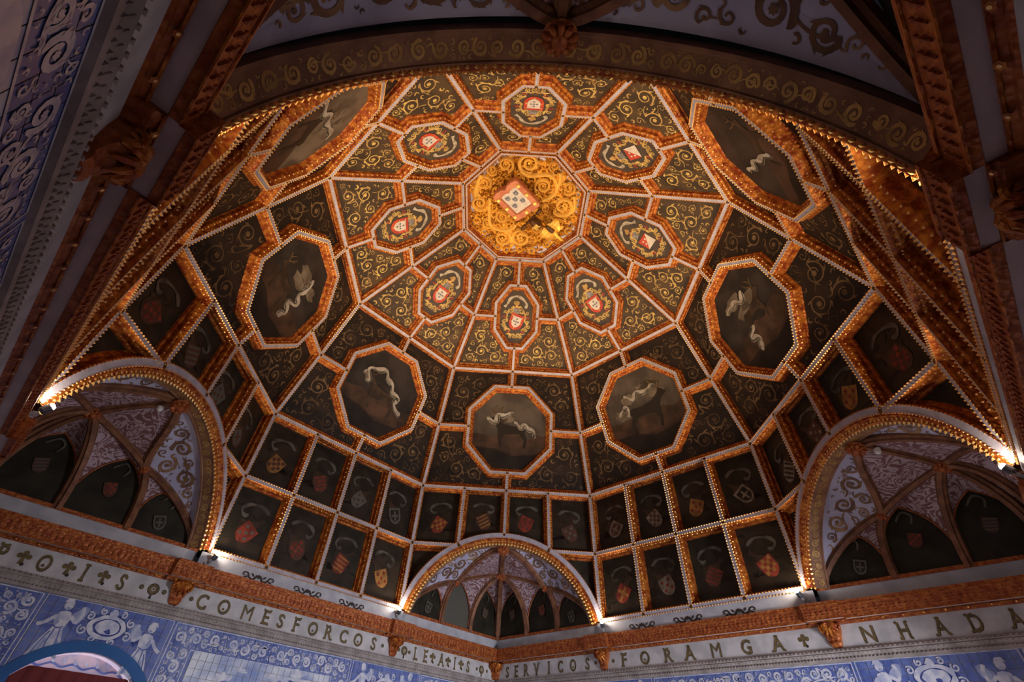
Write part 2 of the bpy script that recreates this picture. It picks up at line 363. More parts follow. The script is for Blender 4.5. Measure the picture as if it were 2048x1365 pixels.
# hip ribs
def hip(la, lb, k, w, D, sp):
    P0, P1 = vertex(la, k, 1), vertex(lb, k, 1); e = P1-P0; L = np.linalg.norm(e); e /= L
    th = math.radians(45*k+22.5+(D2 if k % 2 == 0 else -D2)); nn = np.array([math.sin(th), math.cos(th), 0])
    ex = np.array([math.cos(th), -math.sin(th), 0]); em = np.cross(ex, e)
    if em @ (-nn-0.3*ZV) < 0: em = -em
    fr = Fr(P0-em*0.0005, ex, e, em); mb = MB(); rib(mb, fr, [(0, 0), (0, L)], w, D, sp)
    mb.build('rib', ceiling)
for k in range(8):
    hip(0, 1, k, FW, DD*1.05, SPD*1.3); hip(1, 2, k, FW, DD*1.05, SPD*1.3)
    hip(2, 3, k, FW, DS*1.05, SPS*1.15); hip(3, 4, k, FWU, DU*1.05, SPU)

# rails, mullions and stubs
def brib(fr, pts, w, D, sp, **kw):
    mb = MB(); rib(mb, fr, pts, w, D, sp, **kw); mb.build('rib', ceiling)
OCT_S = 0.215                             # half width of the stag octagons
SH_W, SH_H, SH_FX, SH_FY = 0.112, 0.168, 0.042, 0.072
for k in range(8):
    dg = k % 2 == 0
    f01, h0, h1, L1 = bframe(k, 0, 1); f12, _, h2, L2 = bframe(k, 1, 2); f23, _, h3, L3 = bframe(k, 2, 3); f34, _, h4, L4 = bframe(k, 3, 4)
    if not dg:
        brib(f01, [(-h0, 0), (h0, 0)], FW, DD, SPD)
        brib(f12, [(-h1, 0), (h1, 0)], FW, DD, SPD)
        for q in (-0.5, 0, 0.5): brib(f01, [(q*h0, 0), (q*h1, L1)], FW*0.92, DD, SPD)
        for q in (-0.5, 0, 0.5): brib(f12, [(q*h1, 0), (q*h2, L2)], FW*0.92, DD, SPD)
    else:
        for sg in (-1, 1): brib(f12, [(sg*h1, 0), (sg*h1*0.49, 0)], FW, DD, SPD)
        for q in (-0.5, 0, 0.5):
            y0 = arc_y(k, q*h1, 0.0)-L1+0.004
            brib(f12, [(q*h1, y0), (q*h2, L2)], FW*0.92, DD, SPD)
    brib(f23, [(-h2, 0), (h2, 0)], FW, DD*0.8, SPD*1.2)
    brib(f34, [(-h3, 0), (h3, 0)], FWU, DU*1.2, SPU)
    ft = Fr(f34(((0, L4, 0),))[0], f34.M[0], f34.M[1], f34.M[2]); brib(ft, [(-h4, 0), (h4, 0)], FWU, DU, SPU)
    ym, hm = 0.497*L3, h2+(h3-h2)*0.497
    brib(f23, [(-hm, ym), (-OCT_S, ym)], FW*0.9, DS, SPS); brib(f23, [(OCT_S, ym), (hm, ym)], FW*0.9, DS, SPS)
    brib(f23, [(0, 0), (0, ym-OCT_S*1.05)], FW*0.9, DS, SPS); brib(f23, [(0, ym+OCT_S*1.05), (0, L3)], FW*0.9, DS, SPS)
    ys, hs = 0.495*L4, h3+(h4-h3)*0.495
    brib(f34, [(-hs, ys), (-SH_W, ys)], FWU*0.9, DU, SPU); brib(f34, [(SH_W, ys), (hs, ys)], FWU*0.9, DU, SPU)
    brib(f34, [(0, 0), (0, ys-SH_H)], FWU*0.9, DU, SPU); brib(f34, [(0, ys+SH_H), (0, L4)], FWU*0.9, DU, SPU)

# scroll panels around the medallions
def octagon(hw, hh, fx, fy): return np.array([(fx, hh), (hw, fy), (hw, -fy), (fx, -hh), (-fx, -hh), (-hw, -fy), (-hw, fy), (-fx, hh)], float)
for k in range(8):
    for (la, lb, D, ground, mats, ros, oc, ymf, inset, rmax, rmin, nmx) in (
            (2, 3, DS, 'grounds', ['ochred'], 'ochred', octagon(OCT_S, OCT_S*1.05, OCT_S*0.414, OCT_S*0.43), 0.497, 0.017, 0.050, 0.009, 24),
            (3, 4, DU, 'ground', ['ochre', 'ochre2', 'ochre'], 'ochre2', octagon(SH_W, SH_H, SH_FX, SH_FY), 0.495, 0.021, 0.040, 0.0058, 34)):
        fr, ha, hb, L = bframe(k, la, lb); ym = ymf*L; hm = ha+(hb-ha)*ymf; e = 0.03
        for sx in (-1, 1):
            for up in (0, 1):
                o = oc+np.array([0, ym])
                if up: cell = [(0, L), (hb, L), (hm, ym), (oc[1][0], ym), tuple(o[1]), tuple(o[0]), (0, o[0][1])]
                else: cell = [(0, 0), (ha, 0), (hm, ym), (oc[2][0], ym), tuple(o[2]), tuple(o[3]), (0, o[3][1])]
                cell = np.array(cell)*np.array([sx, 1])
                mb = MB()
                big = np.array([(-0.005, (L+e) if up else -e), ((hb if up else ha)+e, (L+e) if up else -e), (hm+e, ym), (oc[1][0]*0.8, ym), (oc[0][0]*0.8, o[0][1]*0.96+0.04*ym if up else o[3][1]*0.96+0.04*ym), (-0.005, o[0][1]*0.96+0.04*ym if up else o[3][1]*0.96+0.04*ym)])*np.array([sx, 1])
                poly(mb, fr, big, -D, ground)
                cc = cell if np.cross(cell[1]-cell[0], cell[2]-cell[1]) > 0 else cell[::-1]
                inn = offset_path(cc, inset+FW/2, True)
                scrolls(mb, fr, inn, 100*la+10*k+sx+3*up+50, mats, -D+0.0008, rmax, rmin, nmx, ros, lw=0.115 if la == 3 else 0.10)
                mb.build('scroll_panel', ceiling)

# ------------------------------------------------------------------ painted motifs
STAG = np.array([(-.46, .20), (-.38, .28), (-.33, .31), (-.30, .24), (-.17, .14), (.05, .10), (.25, .12), (.31, .06), (.27, -.02), (.33, -.16), (.30, -.34), (.25, -.34), (.26, -.17), (.16, -.06), (-.02, -.06), (-.14, -.08), (-.20, -.20), (-.17, -.34), (-.22, -.34), (-.27, -.18), (-.27, .0), (-.33, .12), (-.40, .16)])
def stag(mb, fr, c, sc_, flip, h, m, antm, tilt=0.0):
    R = np.array([[math.cos(tilt), -math.sin(tilt)], [math.sin(tilt), math.cos(tilt)]])
    tr = lambda p: (np.asarray(p, float)*np.array([flip, 1])*sc_) @ R.T+np.array(c)
    poly(mb, fr, tr(STAG), h, m)
    for pts in ([(-.35, .28), (-.38, .40), (-.30, .52)], [(-.35, .28), (-.27, .38), (-.19, .50)], [(-.37, .37), (-.45, .46)], [(-.28, .37), (-.21, .40)]):
        ribbon(mb, fr, tr(pts), 0.022*sc_, h, antm)
def smooth(pts, n=24):
    p = np.asarray(pts, float); k = len(p); t = np.linspace(0, k-1, n); out = []
    for x in t:
        i = min(int(x), k-2); f = x-i; p0 = p[max(i-1, 0)]; p1 = p[i]; p2 = p[i+1]; p3 = p[min(i+2, k-1)]
        out.append(0.5*((2*p1)+(-p0+p2)*f+(2*p0-5*p1+4*p2-p3)*f*f+(-p0+3*p1-3*p2+p3)*f**3))
    return np.array(out)
def blob(rng, c, rx, ry, n=14, j=0.25):
    a = np.arange(n)*2*math.pi/n; r = 1+rng.uniform(-j, j, n)
    return smooth(np.column_stack([c[0]+rx*r*np.cos(a), c[1]+ry*r*np.sin(a)])[list(range(n))+[0]], 3*n)[:-1]
def shield_shape(c, w, h, tilt=0.0, point=0.35):
    q = np.array([(-.5, .5), (.5, .5), (.5, -.1), (.40, -.32), (.2, -.45), (0, -.5), (-.2, -.45), (-.40, -.32), (-.5, -.1)])*np.array([w, h])
    R = np.array([[math.cos(tilt), -math.sin(tilt)], [math.sin(tilt), math.cos(tilt)]]); return q @ R.T+np.array(c)
def heraldry(mb, fr, c, w, hh, tilt, h, field, charge, design):
    R = np.array([[math.cos(tilt), -math.sin(tilt)], [math.sin(tilt), math.cos(tilt)]]); loc = lambda p: (np.asarray(p, float)*np.array([w, hh])) @ R.T+np.array(c)
    poly(mb, fr, shield_shape(c, w, hh, tilt), h, field); h2 = h+0.0005
    if design == 'stripes':
        for y in (-.30, -.08, .14, .36): poly(mb, fr, loc([(-.40, y-.05), (.40, y+.02), (.40, y+.11), (-.40, y+.04)]), h2, charge)
    elif design == 'dots':
        for x, y in ((-.25, .28), (.25, .28), (0, .04), (-.25, -.18), (.25, -.18)): disc(mb, fr, loc([(x, y)])[0], 0.11*w, h2, charge, 8)
    elif design == 'cross':
        poly(mb, fr, loc([(-.09, -.42), (.09, -.42), (.09, .44), (-.09, .44)]), h2, charge); poly(mb, fr, loc([(-.44, -.02), (.44, -.02), (.44, .16), (-.44, .16)]), h2+0.0002, charge)
    elif design == 'check':
        for i in range(4):
            for j in range(4):
                if (i+j) % 2 == 0: poly(mb, fr, loc([(-.42+.21*i, -.30+.19*j), (-.42+.21*(i+1), -.30+.19*j), (-.42+.21*(i+1), -.30+.19*(j+1)), (-.42+.21*i, -.30+.19*(j+1))]), h2, charge)
    elif design == 'ring':
        poly(mb, fr, shield_shape(c, w*0.74, hh*0.74, tilt), h2, charge)
        poly(mb, fr, loc([(-.07, -.3), (.07, -.3), (.07, .3), (-.07, .3)]), h2+0.0003, field); poly(mb, fr, loc([(-.3, -.05), (.3, -.05), (.3, .07), (-.3, .07)]), h2+0.0004, field)

# coat-of-arms panels of the drum
ARMS = {  # (facet, row, column from the left): (field, charge, design)
    (7, 0, 0): ('sh_red', 'sh_grey', 'dots'), (7, 0, 1): ('sh_dark', 'sh_red', 'check'), (7, 0, 2): ('sh_red', 'sh_gold', 'stripes'), (7, 0, 3): ('sh_gold', 'sh_red', 'dots'),
    (7, 1, 0): ('sh_gold', 'sh_dark', 'check'), (7, 1, 1): ('sh_dark', 'sh_red', 'stripes'), (7, 1, 2): ('sh_grey', 'sh_dark', 'dots'), (7, 1, 3): ('sh_grey', 'panel', 'ring'),
    (0, 1, 0): ('sh_red', 'sh_gold', 'check'), (0, 1, 1): ('sh_dark', 'sh_gold', 'stripes'), (0, 1, 2): ('sh_red', 'sh_dark', 'dots'), (0, 1, 3): ('sh_dark', 'sh_grey', 'dots'),
    (1, 1, 0): ('sh_white', 'sh_dark', 'ring'), (1, 1, 1): ('sh_white', 'sh_dark', 'check'), (1, 1, 2): ('sh_gold', 'sh_red', 'dots'), (1, 1, 3): ('sh_white', 'panel', 'ring'),
    (1, 0, 0): ('sh_red', 'sh_gold', 'cross'), (1, 0, 1): ('sh_white', 'sh_red', 'dots'), (1, 0, 2): ('sh_dark', 'sh_red', 'stripes'), (1, 0, 3): ('sh_red', 'sh_gold', 'check'),
    (2, 1, 0): ('sh_white', 'panel', 'stripes'), (2, 1, 1): ('sh_dark', 'sh_white', 'dots'), (2, 1, 2): ('sh_gold', 'sh_red', 'dots'), (2, 1, 3): ('sh_dark', 'sh_red', 'check'),
    (6, 1, 0): ('sh_dark', 'sh_red', 'check'), (6, 1, 1): ('sh_dark', 'sh_grey', 'stripes'), (6, 1, 2): ('sh_grey', 'sh_dark', 'dots'), (6, 1, 3): ('sh_dark', 'sh_grey', 'ring'),
}
COLN = {'sh_red': 'red', 'sh_gold': 'gold', 'sh_white': 'white', 'sh_dark': 'dark brown', 'sh_grey': 'grey', 'panel': 'dark'}
def arms_panel(mb, fr, poly_, cx, y0, y1, w, key, seed, D):
    rng = np.random.default_rng(seed); hb = -D+0.0008; H = y1-y0
    fld, chg, des = ARMS.get(key, [('sh_red', 'sh_gold', 'stripes'), ('sh_grey', 'sh_dark', 'dots'), ('sh_gold', 'sh_red', 'check'), ('sh_dark', 'sh_grey', 'cross')][seed % 4])
    for i in range(3): poly(mb, fr, blob(rng, (cx+rng.uniform(-.25, .25)*w, y0+H*rng.uniform(.12, .3)), w*.24, H*.07, 10), hb, 'earthd')
    poly(mb, fr, [(cx-w*.36, y0+H*.08), (cx+w*.36, y0+H*.06), (cx+w*.36, y0+H*.22), (cx+w*.05, y0+H*.25), (cx-w*.36, y0+H*.19)], hb+0.0003, 'panelwarm')
    for i in range(7):                     # faint foliage sprigs
        c = (cx+rng.uniform(-.34, .34)*w, y0+H*rng.uniform(.2, .85)); poly(mb, fr, leaf(c, rng.uniform(0, 6.28), w*.16, w*.07), hb+0.0004, 'earthd')
    fl = 1 if seed % 2 else -1
    stag(mb, fr, (cx-.02*w, y0+H*.46), w*.62, fl, hb+0.0006, 'stag', 'stag')
    rb = smooth([(cx-fl*.26*w, y0+H*.70), (cx-fl*.10*w, y0+H*.79), (cx+fl*.14*w, y0+H*.76), (cx+fl*.24*w, y0+H*.66), (cx+fl*.16*w, y0+H*.58), (cx+fl*.09*w, y0+H*.61)], 18)
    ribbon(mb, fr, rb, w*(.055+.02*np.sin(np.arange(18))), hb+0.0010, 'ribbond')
    heraldry(mb, fr, (cx+.02*w*fl, y0+H*.33), w*.30, w*.36, (.35+rng.uniform(0, .35))*fl, hb+0.0012, fld, chg, des)
    return f'dark stag panel with a {COLN[fld]} {des} shield'
for k in range(8):
    dg = k % 2 == 0
    for row in (0, 1):
        fr, ha, hb_, L = bframe(k, row, row+1)
        L1 = bframe(k, 0, 1)[3]
        for col in range(4):
            qa, qb = -1+0.5*col, -0.5+0.5*col; e = 0.028
            x0, x1 = qa*ha-(e if col == 0 else 0.004), qb*ha+(e if col == 3 else 0.004)
            xt0, xt1 = qa*hb_-(e if col == 0 else 0.004), qb*hb_+(e if col == 3 else 0.004)
            if dg:
                if row == 0 and col in (1, 2): continue
                xs = np.linspace(x0, x1, 14); off = 0.0 if row == 0 else -L1
                low = [(x, max(0.0 if row else -0.02, min(arc_y(k, x, 0.004)+off, L))) for x in xs]
                pl = low+[(xt1, L+0.012), (xt0, L+0.012)]
            else:
                pl = [(x0, -0.015), (x1, -0.015), (xt1, L+0.012), (xt0, L+0.012)]
            mb = MB(); poly(mb, fr, pl, -DD, 'panel' if (k+col+row) % 2 else 'panelwarm')
            lab = None
            cx = (qa+qb)/2*(ha+hb_)/2
            if not (dg and row == 0):
                w = 0.5*ha; yl = 0.02+(0.045 if dg and row and col in (1, 2) else 0)
                lab = arms_panel(mb, fr, pl, cx, yl, L-0.02, w, (k, row, col), k*8+row*4+col, DD)
            o = mb.build('coat_of_arms_panel' if lab else 'spandrel_panel', ceiling)
            if lab: o['label'] = lab

# ------------------------------------------------------------------ octagonal stag paintings
SP_DET = {   # ribbon path(s), stag flip/offset/scale, sky kind
    0: ([[(-.62, .25), (-.40, .22), (-.30, .42), (-.12, .38), (0.0, .52)], [(.12, .18), (.30, .10), (.45, .14), (.62, -.02), (.72, -.10)]], 1, (.05, .02), 1.15, 'sky'),
    7: ([[(-.66, .28), (-.48, .12), (-.52, .40), (-.20, .55), (.0, .44), (.18, .28), (.34, .12), (.52, .05), (.40, -.10), (.72, -.28)]], 1, (.05, -.02), 1.1, 'skydark'),
    1: ([[(-.40, .45), (-.18, .34), (.0, .48), (.22, .40), (.40, .55)], [(-.62, .02), (-.46, .20), (-.40, -.05)]], -1, (.05, -.02), 1.25, 'sky'),
    2: ([[(-.40, .50), (-.15, .56), (.05, .42), (.28, .50)], [(-.12, -.10), (-.30, -.25), (-.18, -.42), (-.36, -.55)]], -1, (.15, .10), .9, 'skydark'),
    6: ([[(.20, .58), (.32, .36), (.22, .18), (.38, .02), (.22, -.18), (.34, -.36), (.24, -.52)]], 1, (-.25, -.05), .85, 'skydark'),
    5: ([[(-.55, -.30), (-.30, -.05), (-.18, .18), (.05, .30), (.18, .55), (.42, .62)]], 1, (.1, -.1), .9, 'skypale'),
    3: ([[(-.55, .50), (-.38, .30), (-.20, .12), (-.05, -.15), (.10, -.34)]], -1, (.2, -.1), .9, 'skydark'),
    4: ([[(-.50, .40), (-.2, .52), (.1, .38), (.4, .48)]], 1, (.0, -.05), .9, 'sky')}
SP_LAB = {0: 'octagonal painting of a stag under two ribbons, above the far corner arch', 7: 'octagonal painting with a long wavy white ribbon, left far side of the dome',
          1: 'octagonal painting of a running stag under pale clouds, right far side of the dome', 2: 'tall-looking octagonal stag painting with pale clouds, above the right corner arch',
          6: 'octagonal stag painting with a hanging white ribbon, above the left corner arch', 5: 'steeply slanted pale octagonal painting beside the near arch, upper left',
          3: 'steeply slanted dark octagonal painting beside the near arch, upper right', 4: 'octagonal stag painting hidden above the near arch'}
for k in range(8):
    fr, ha, hb_, L = bframe(k, 2, 3); ym = 0.497*L; oc = octagon(OCT_S, OCT_S*1.05, OCT_S*0.414, OCT_S*0.43)
    loc = Fr(fr(((0, ym, 0),))[0], *fr.M)
    if k == 4:                                             # out of sight above the near arch
        mb = MB(); rib(mb, loc, oc, FW, DS, SPS, closed=True); mb.build('rib', ceiling)
        mb = MB(); poly(mb, loc, oc*0.97, -DS, 'sky'); mb.build('scroll_panel', ceiling); continue
    t = empty('stag_painting', loc(((0, -OCT_S, -DS),))[0], label=SP_LAB[k], category='painting', group='octagonal stag paintings of the dome')
    mb = MB(); rib(mb, loc, oc, FW, DS, SPS, closed=True); mb.build('frame', t)
    rng = np.random.default_rng(40+k); q = OCT_S*0.90; hb = -DS+0.0006
    rbs, fl, off, scl, sky = SP_DET[k]
    mb = MB(); poly(mb, loc, oc*0.97, hb, sky)
    low = octagon(q, q*1.05, q*.414, q*.43); hor = rng.uniform(-.30, -.12)
    cut = [p for p in low if p[1] < 0]                     # ground
    gx = np.linspace(q, -q, 9); gpts = [(x, q*(hor+rng.uniform(-.08, .08))) for x in gx]
    poly(mb, loc, gpts+[(-q, -q*.43), (-q*.414, -q*1.05), (q*.414, -q*1.05), (q, -q*.43)], hb+0.0006, 'earth')
    poly(mb, loc, [(-q*.9, -q*.5), (-q*.4, -q*.52), (q*.1, -q*.70), (q*.8, -q*.62), (q*.414, -q*1.04), (-q*.414, -q*1.04)], hb+0.0010, 'earthd')
    if sky != 'skydark' or k in (2, 6):
        for i in range(3): poly(mb, loc, blob(rng, (q*rng.uniform(-.5, .5), q*rng.uniform(.2, .6)), q*.26, q*.13), hb+0.0008, 'skypale')
    if k == 1:
        for c in ((-.58, .05), (-.30, .38), (.45, .30)): poly(mb, loc, blob(rng, (c[0]*q, c[1]*q), q*.2, q*.14), hb+0.0009, 'skypale')
    mb.build('painted_panel', t)
    mb = MB(); stag(mb, loc, (off[0]*q, off[1]*q-0.05*q), q*1.15*scl, fl, hb+0.0016, 'stagd' if sky != 'skydark' else 'stag', 'ochred'); mb.build('stag', t)
    for r_ in rbs:
        mb = MB(); n = 9*len(r_); pth = smooth(np.array(r_)*q, n); tgn = np.gradient(pth, axis=0); tgn /= np.linalg.norm(tgn, axis=1)[:, None]; nrm = np.column_stack([-tgn[:, 1], tgn[:, 0]])
        pth = pth+nrm*(q*.030*np.sin(np.arange(n)*.42))[:, None]; wd_ = q*(.115+.040*np.cos(np.arange(n)*.42+.6)); wd_[0] *= .5; wd_[-1] *= .4
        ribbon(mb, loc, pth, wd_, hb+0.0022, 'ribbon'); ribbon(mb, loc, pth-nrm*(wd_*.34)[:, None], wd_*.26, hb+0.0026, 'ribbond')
        mb.build('ribbon', t)

# ------------------------------------------------------------------ royal shield medallions
SM_LAB = {0: 'oval-like octagonal medallion with red and white shield, nearest the far corner arch', 7: 'octagonal shield medallion lower left of the golden centre',
          1: 'octagonal medallion with red-bordered shield, lower right of the golden centre', 2: 'octagonal medallion with white and red lozenge, right of the golden centre below the other lozenge',
          3: 'octagonal medallion with white and red lozenge, upper right of the golden centre', 4: 'octagonal shield medallion straight above the golden centre under the near arch',
          5: 'octagonal shield medallion upper left of the golden centre', 6: 'octagonal shield medallion left of the golden centre'}
for k in range(8):
    fr, ha, hb_, L = bframe(k, 3, 4); ym = 0.495*L; oc = octagon(SH_W, SH_H, SH_FX, SH_FY)
    loc = Fr(fr(((0, ym, 0),))[0], *fr.M)
    t = empty('shield_medallion', loc(((0, -SH_H, -DU),))[0], label=SM_LAB[k], category='medallion', group='royal shield medallions around the centre')
    mb = MB(); rib(mb, loc, oc, FWU, DU, SPU*0.85, closed=True); mb.build('frame', t)
    hb = -DU+0.0008
    mb = MB(); poly(mb, loc, oc*0.97, hb, 'groundm'); mb.build('painted_panel', t)
    c0 = np.array([0.0, -0.028]); tl = [-.30, .12, .62, .78, .0, -.12, -.10, .05][k]
    mb = MB(); R = np.array([[math.cos(tl), -math.sin(tl)], [math.sin(tl), math.cos(tl)]])
    P = lambda p: np.asarray(p, float) @ R.T+c0
    hz = hb+0.0022
    if k in (2, 3):                         # lozenge parted red and white
        a = 0.040; d = np.array([(0, 1.15), (1, 0), (0, -1.15), (-1, 0)])*a
        poly(mb, loc, P(d), hz, 'red'); poly(mb, loc, P([d[1]*1.0, d[2], d[3]]), hz+0.0006, 'white')
        for x, y in ((0, .5), (-.3, .18), (.3, .18)): disc(mb, loc, P([(x*a, y*a)])[0], .13*a, hz+0.0008, 'white', 6)
    else:
        poly(mb, loc, shield_shape(c0, 0.074, 0.088, tl), hz, 'red'); poly(mb, loc, shield_shape(c0+P([(0, .001)])[0]-c0, 0.048, 0.060, tl), hz+0.0006, 'white')
        for x, y in ((0, .018), (-.0115, .003), (0, .003), (.0115, .003), (0, -.012)): disc(mb, loc, P([(x, y)])[0], .0048, hz+0.001, 'blue', 6)
        for x, y in ((-.028, .030), (.028, .030), (-.028, 0), (.028, 0), (0, -.033)): disc(mb, loc, P([(x, y)])[0], .004, hz+0.0008, 'ochre2', 6)
    mb.build('shield', t)
    mb = MB()                               # gold mantling around the shield
    for sg in (-1, 1):
        for j in range(11):
            a = -1.45+j*0.30; rr = 0.050+0.007*math.sin(j*2.1); c = c0+np.array([sg*rr*math.cos(a)*1.0, rr*math.sin(a)*1.25])
            ta = (a+1.15) if sg > 0 else math.pi-(a+1.15)
            poly(mb, loc, leaf(c, ta, 0.034, 0.013), hb+0.0012, 'ochre2' if j % 3 else 'ochre'); poly(mb, loc, leaf(c, ta-sg*1.2, 0.020, 0.010), hb+0.0013, 'ochre')
            cc_ = c+np.array([sg*.016*math.cos(a), .016*math.sin(a)])
            if abs(cc_[0]) < SH_W*.76: ribbon(mb, loc, spiral_path(cc_, .011, a+math.pi, sg, 1.3, 14, .2), np.linspace(.0045, .0025, 14), hb+0.0015, 'redpaint' if j % 4 == 2 else 'ochre2')
    mb.build('mantling', t)
    mb = MB(); disc(mb, loc, (0.0, 0.040), 0.017, hb+0.0014, 'silver', 12); poly(mb, loc, [(-.024, .018), (.024, .018), (.014, .034), (-.014, .034)], hb+0.0012, 'silver')
    poly(mb, loc, [(-.018, .050), (.018, .050), (.022, .062), (.009, .056), (0, .066), (-.009, .056), (-.022, .062)], hb+0.0016, 'ochre2')
    poly(mb, loc, blob(np.random.default_rng(k), (0, .078), .014, .014, 9, .35), hb+0.0018, 'ochre'); mb.build('helmet', t)
    mb = MB(); fl = 1 if k in (2, 3, 4) else -1
    pth = smooth([(-.046*fl, .050), (-.052*fl, .072), (-.030*fl, .098), (.004*fl, .112), (.036*fl, .098), (.050*fl, .070), (.066*fl, .052)], 30)
    ribbon(mb, loc, pth, .0125+.004*np.sin(np.arange(30)*.7), hb+0.0020, 'cream'); mb.build('ribbon', t)

# ------------------------------------------------------------------ carved golden centre
ZC = 1.5133
cf = Fr((0, 0, ZC), (1, 0, 0), (0, 1, 0), (0, 0, -1))
t = empty('carved_centrepiece', (0, 0, ZC), label='gilded carved scrollwork boss with hanging royal shield at the dome centre', category='carving')
A4 = apo(4, 0)[0]
octo = np.array([vertex(4, k, 1)[:2] for k in range(8)])
mb = MB(); poly(mb, cf, octo*1.05, -0.028, 'lilac'); poly(mb, cf, blob(np.random.default_rng(3), (0, -.012), .247, .240, 26, .03), -0.0276, 'goldbed'); mb.build('backing_panel', t)
mb = MB()
oo = octo if np.cross(octo[1]-octo[0], octo[2]-octo[1]) > 0 else octo[::-1]
fp = offset_path(oo, 0.017, True); rib(mb, cf, fp, 0.007, 0.026, 0.010, closed=True, stud=False, fil='fillet'); mb.build('frame', t)
SPI = [(-0.0981, -0.2214, 0.0331), (0.0066, -0.2321, 0.0465), (-0.1991, -0.126, 0.0363), (-0.215, -0.0209, 0.0397), (-0.1036, 0.0482, 0.032), (-0.099, 0.1702, 0.0377), (-0.0017, 0.1631, 0.0441), (0.0796, -0.1267, 0.0361), (0.1854, -0.0293, 0.0475), (0.1202, -0.227, 0.0232), (0.2009, -0.1259, 0.0299), (0.0995, -0.014, 0.0208), (0.1272, 0.0468, 0.0212), (-0.1601, -0.1926, 0.0237), (0.145, 0.125, 0.03), (-0.175, 0.085, 0.028), (0.075, 0.10, 0.026)]
rng = np.random.default_rng(5)
def leaf3(mb, fr, c, ang, L, wd, h0, hg, m):
    o = leaf(c, ang, L, wd); ca, sa = math.cos(ang), math.sin(ang)
    r1 = np.array([c[0]+.3*L*ca, c[1]+.3*L*sa]); r2 = np.array([c[0]+.62*L*ca-.15*wd*sa, c[1]+.62*L*sa+.15*wd*ca])
    v = np.concatenate([lift(o, h0), lift([r1], h0+hg), lift([r2], h0+hg*.8)])
    mb.add(fr(v), [[0, 1, 6], [1, 2, 7, 6], [2, 3, 7], [3, 4, 7], [4, 5, 6, 7], [5, 0, 6]], m)
fill = pack(octo*0.925, rng, 0.026, 0.006, 90, avoid=[(x, y, r*1.08) for x, y, r in SPI])
for j, (x, y, r) in enumerate(SPI):
    mb = MB(); dr = 1 if j % 2 else -1; a0 = math.atan2(-y, -x)+rng.uniform(-.6, .6)
    pth = spiral_path((x, y), r*1.15, a0, dr, 1.7, 34, .22); wd = np.linspace(1, .5, 34)*r*.40; wd[:3] *= (.4, .7, .9)
    relief(mb, cf, pth, wd, -0.024, np.linspace(.026, .016, 34), 'goldhi')
    sphere(mb, cf(((x, y, -0.018),))[0], r*.16, 'gold', nu=7, nv=4)
    for q in range(7):
        i = int((.04+.13*q)*33); tg = pth[i+1]-pth[i]; ta = math.atan2(tg[1], tg[0])
        leaf3(mb, cf, pth[i], ta-dr*(.7 if q % 2 else -2.2), r*.62, r*.34, -0.020, .010, 'gold' if q % 3 else 'goldhi')
    for q in range(8):
        a = q*.785; leaf3(mb, cf, (x+.28*r*math.cos(a), y+.28*r*math.sin(a)), a+.8, r*.34, r*.2, -0.022, .008, 'goldhi' if q % 2 else 'gold')
    mb.build('scroll', t)
for st in ([(-0.1655, -0.0566), (-0.1683, 0.0187), (-0.1582, 0.0969), (-0.0964, 0.123), (-0.0449, 0.104), (-0.0377, 0.0783)], [(-0.03, -0.1967), (0.0112, -0.1741), (0.0895, -0.1855), (0.1276, -0.1646), (0.1439, -0.1133), (0.1218, -0.0759), (0.0828, -0.0549)],
           [(0.15, -.20), (.155, -.16), (.142, -.11)], [(-.09, .123), (-.06, .15), (-.05, .19)], [(-.21, -.17), (-.235, -.09), (-.23, -.06)], [(.23, -.09), (.24, -.02), (.2, .02)]):
    mb = MB(); pth = smooth(st, 26); relief(mb, cf, pth, .018, -0.024, .024, 'goldhi')
    for i in range(2, 24, 4):
        tg = pth[i+1]-pth[i]; ta = math.atan2(tg[1], tg[0])
        for sg in (-1, 1): leaf3(mb, cf, pth[i], ta+sg*.75, .034, .018, -0.021, .009, 'gold' if sg > 0 else 'goldhi')
    mb.build('stem', t)
mb = MB()
bed = rng.uniform(-.28, .28, (2600, 2)); bed = bed[inside(octo*0.925, bed)]; bed = bed[edist(octo*0.925, bed) > .012]
for j, (x, y) in enumerate(bed[:1150]): leaf3(mb, cf, (x, y), rng.uniform(0, 6.28), rng.uniform(.022, .040), rng.uniform(.013, .022), -.0275, rng.uniform(.004, .009), ('goldbed', 'goldbed', 'gold')[j % 3])
for j, (x, y, r) in enumerate(fill):
    a0 = rng.uniform(0, 6.28); relief(mb, cf, spiral_path((x, y), r*.85, a0, 1 if j % 2 else -1, 1.1, 14, .3), r*.36, -0.024, .011, 'gold')
    for q in range(5): leaf3(mb, cf, (x+r*.5*math.cos(a0+q*1.26), y+r*.5*math.sin(a0+q*1.26)), a0+q*1.26+.5, r*.75, r*.42, -0.024, .011, ('gold', 'goldhi')[q % 2])
mb.build('acanthus_leaves', t, kind='stuff')
# hanging shield
zsh = ZC-1.45
A_, B_, C_, D_ = [np.array(p) for p in ((-0.1557, -0.1074), (-0.0525, -0.1976), (0.0781, -0.0784), (-0.0333, 0.0249))]
O_ = (A_+B_+C_+D_)/4; ey2 = ((A_+B_)-(C_+D_))/2; Hs = np.linalg.norm(ey2); ey2 /= Hs; ex2 = ((B_+C_)-(A_+D_))/2; Ws = np.linalg.norm(ex2); ex2 /= Ws
sf = Fr((O_[0], O_[1], 1.45), (ex2[0], ex2[1], 0), (ey2[0], ey2[1], 0), (0, 0, -1))
def shp(w, h): return np.array([(-.5, .40), (-.47, .47), (-.30, .50), (-.12, .49), (-.04, .445), (0, .43), (.04, .445), (.12, .49), (.30, .50), (.47, .47), (.5, .40), (.5, -.46), (.44, -.5), (-.44, -.5), (-.5, -.46)])*np.array([w, h])
mb = MB(); n = len(shp(1, 1)); oq = shp(Ws, Hs); iq = shp(Ws*.60, Hs*.62)
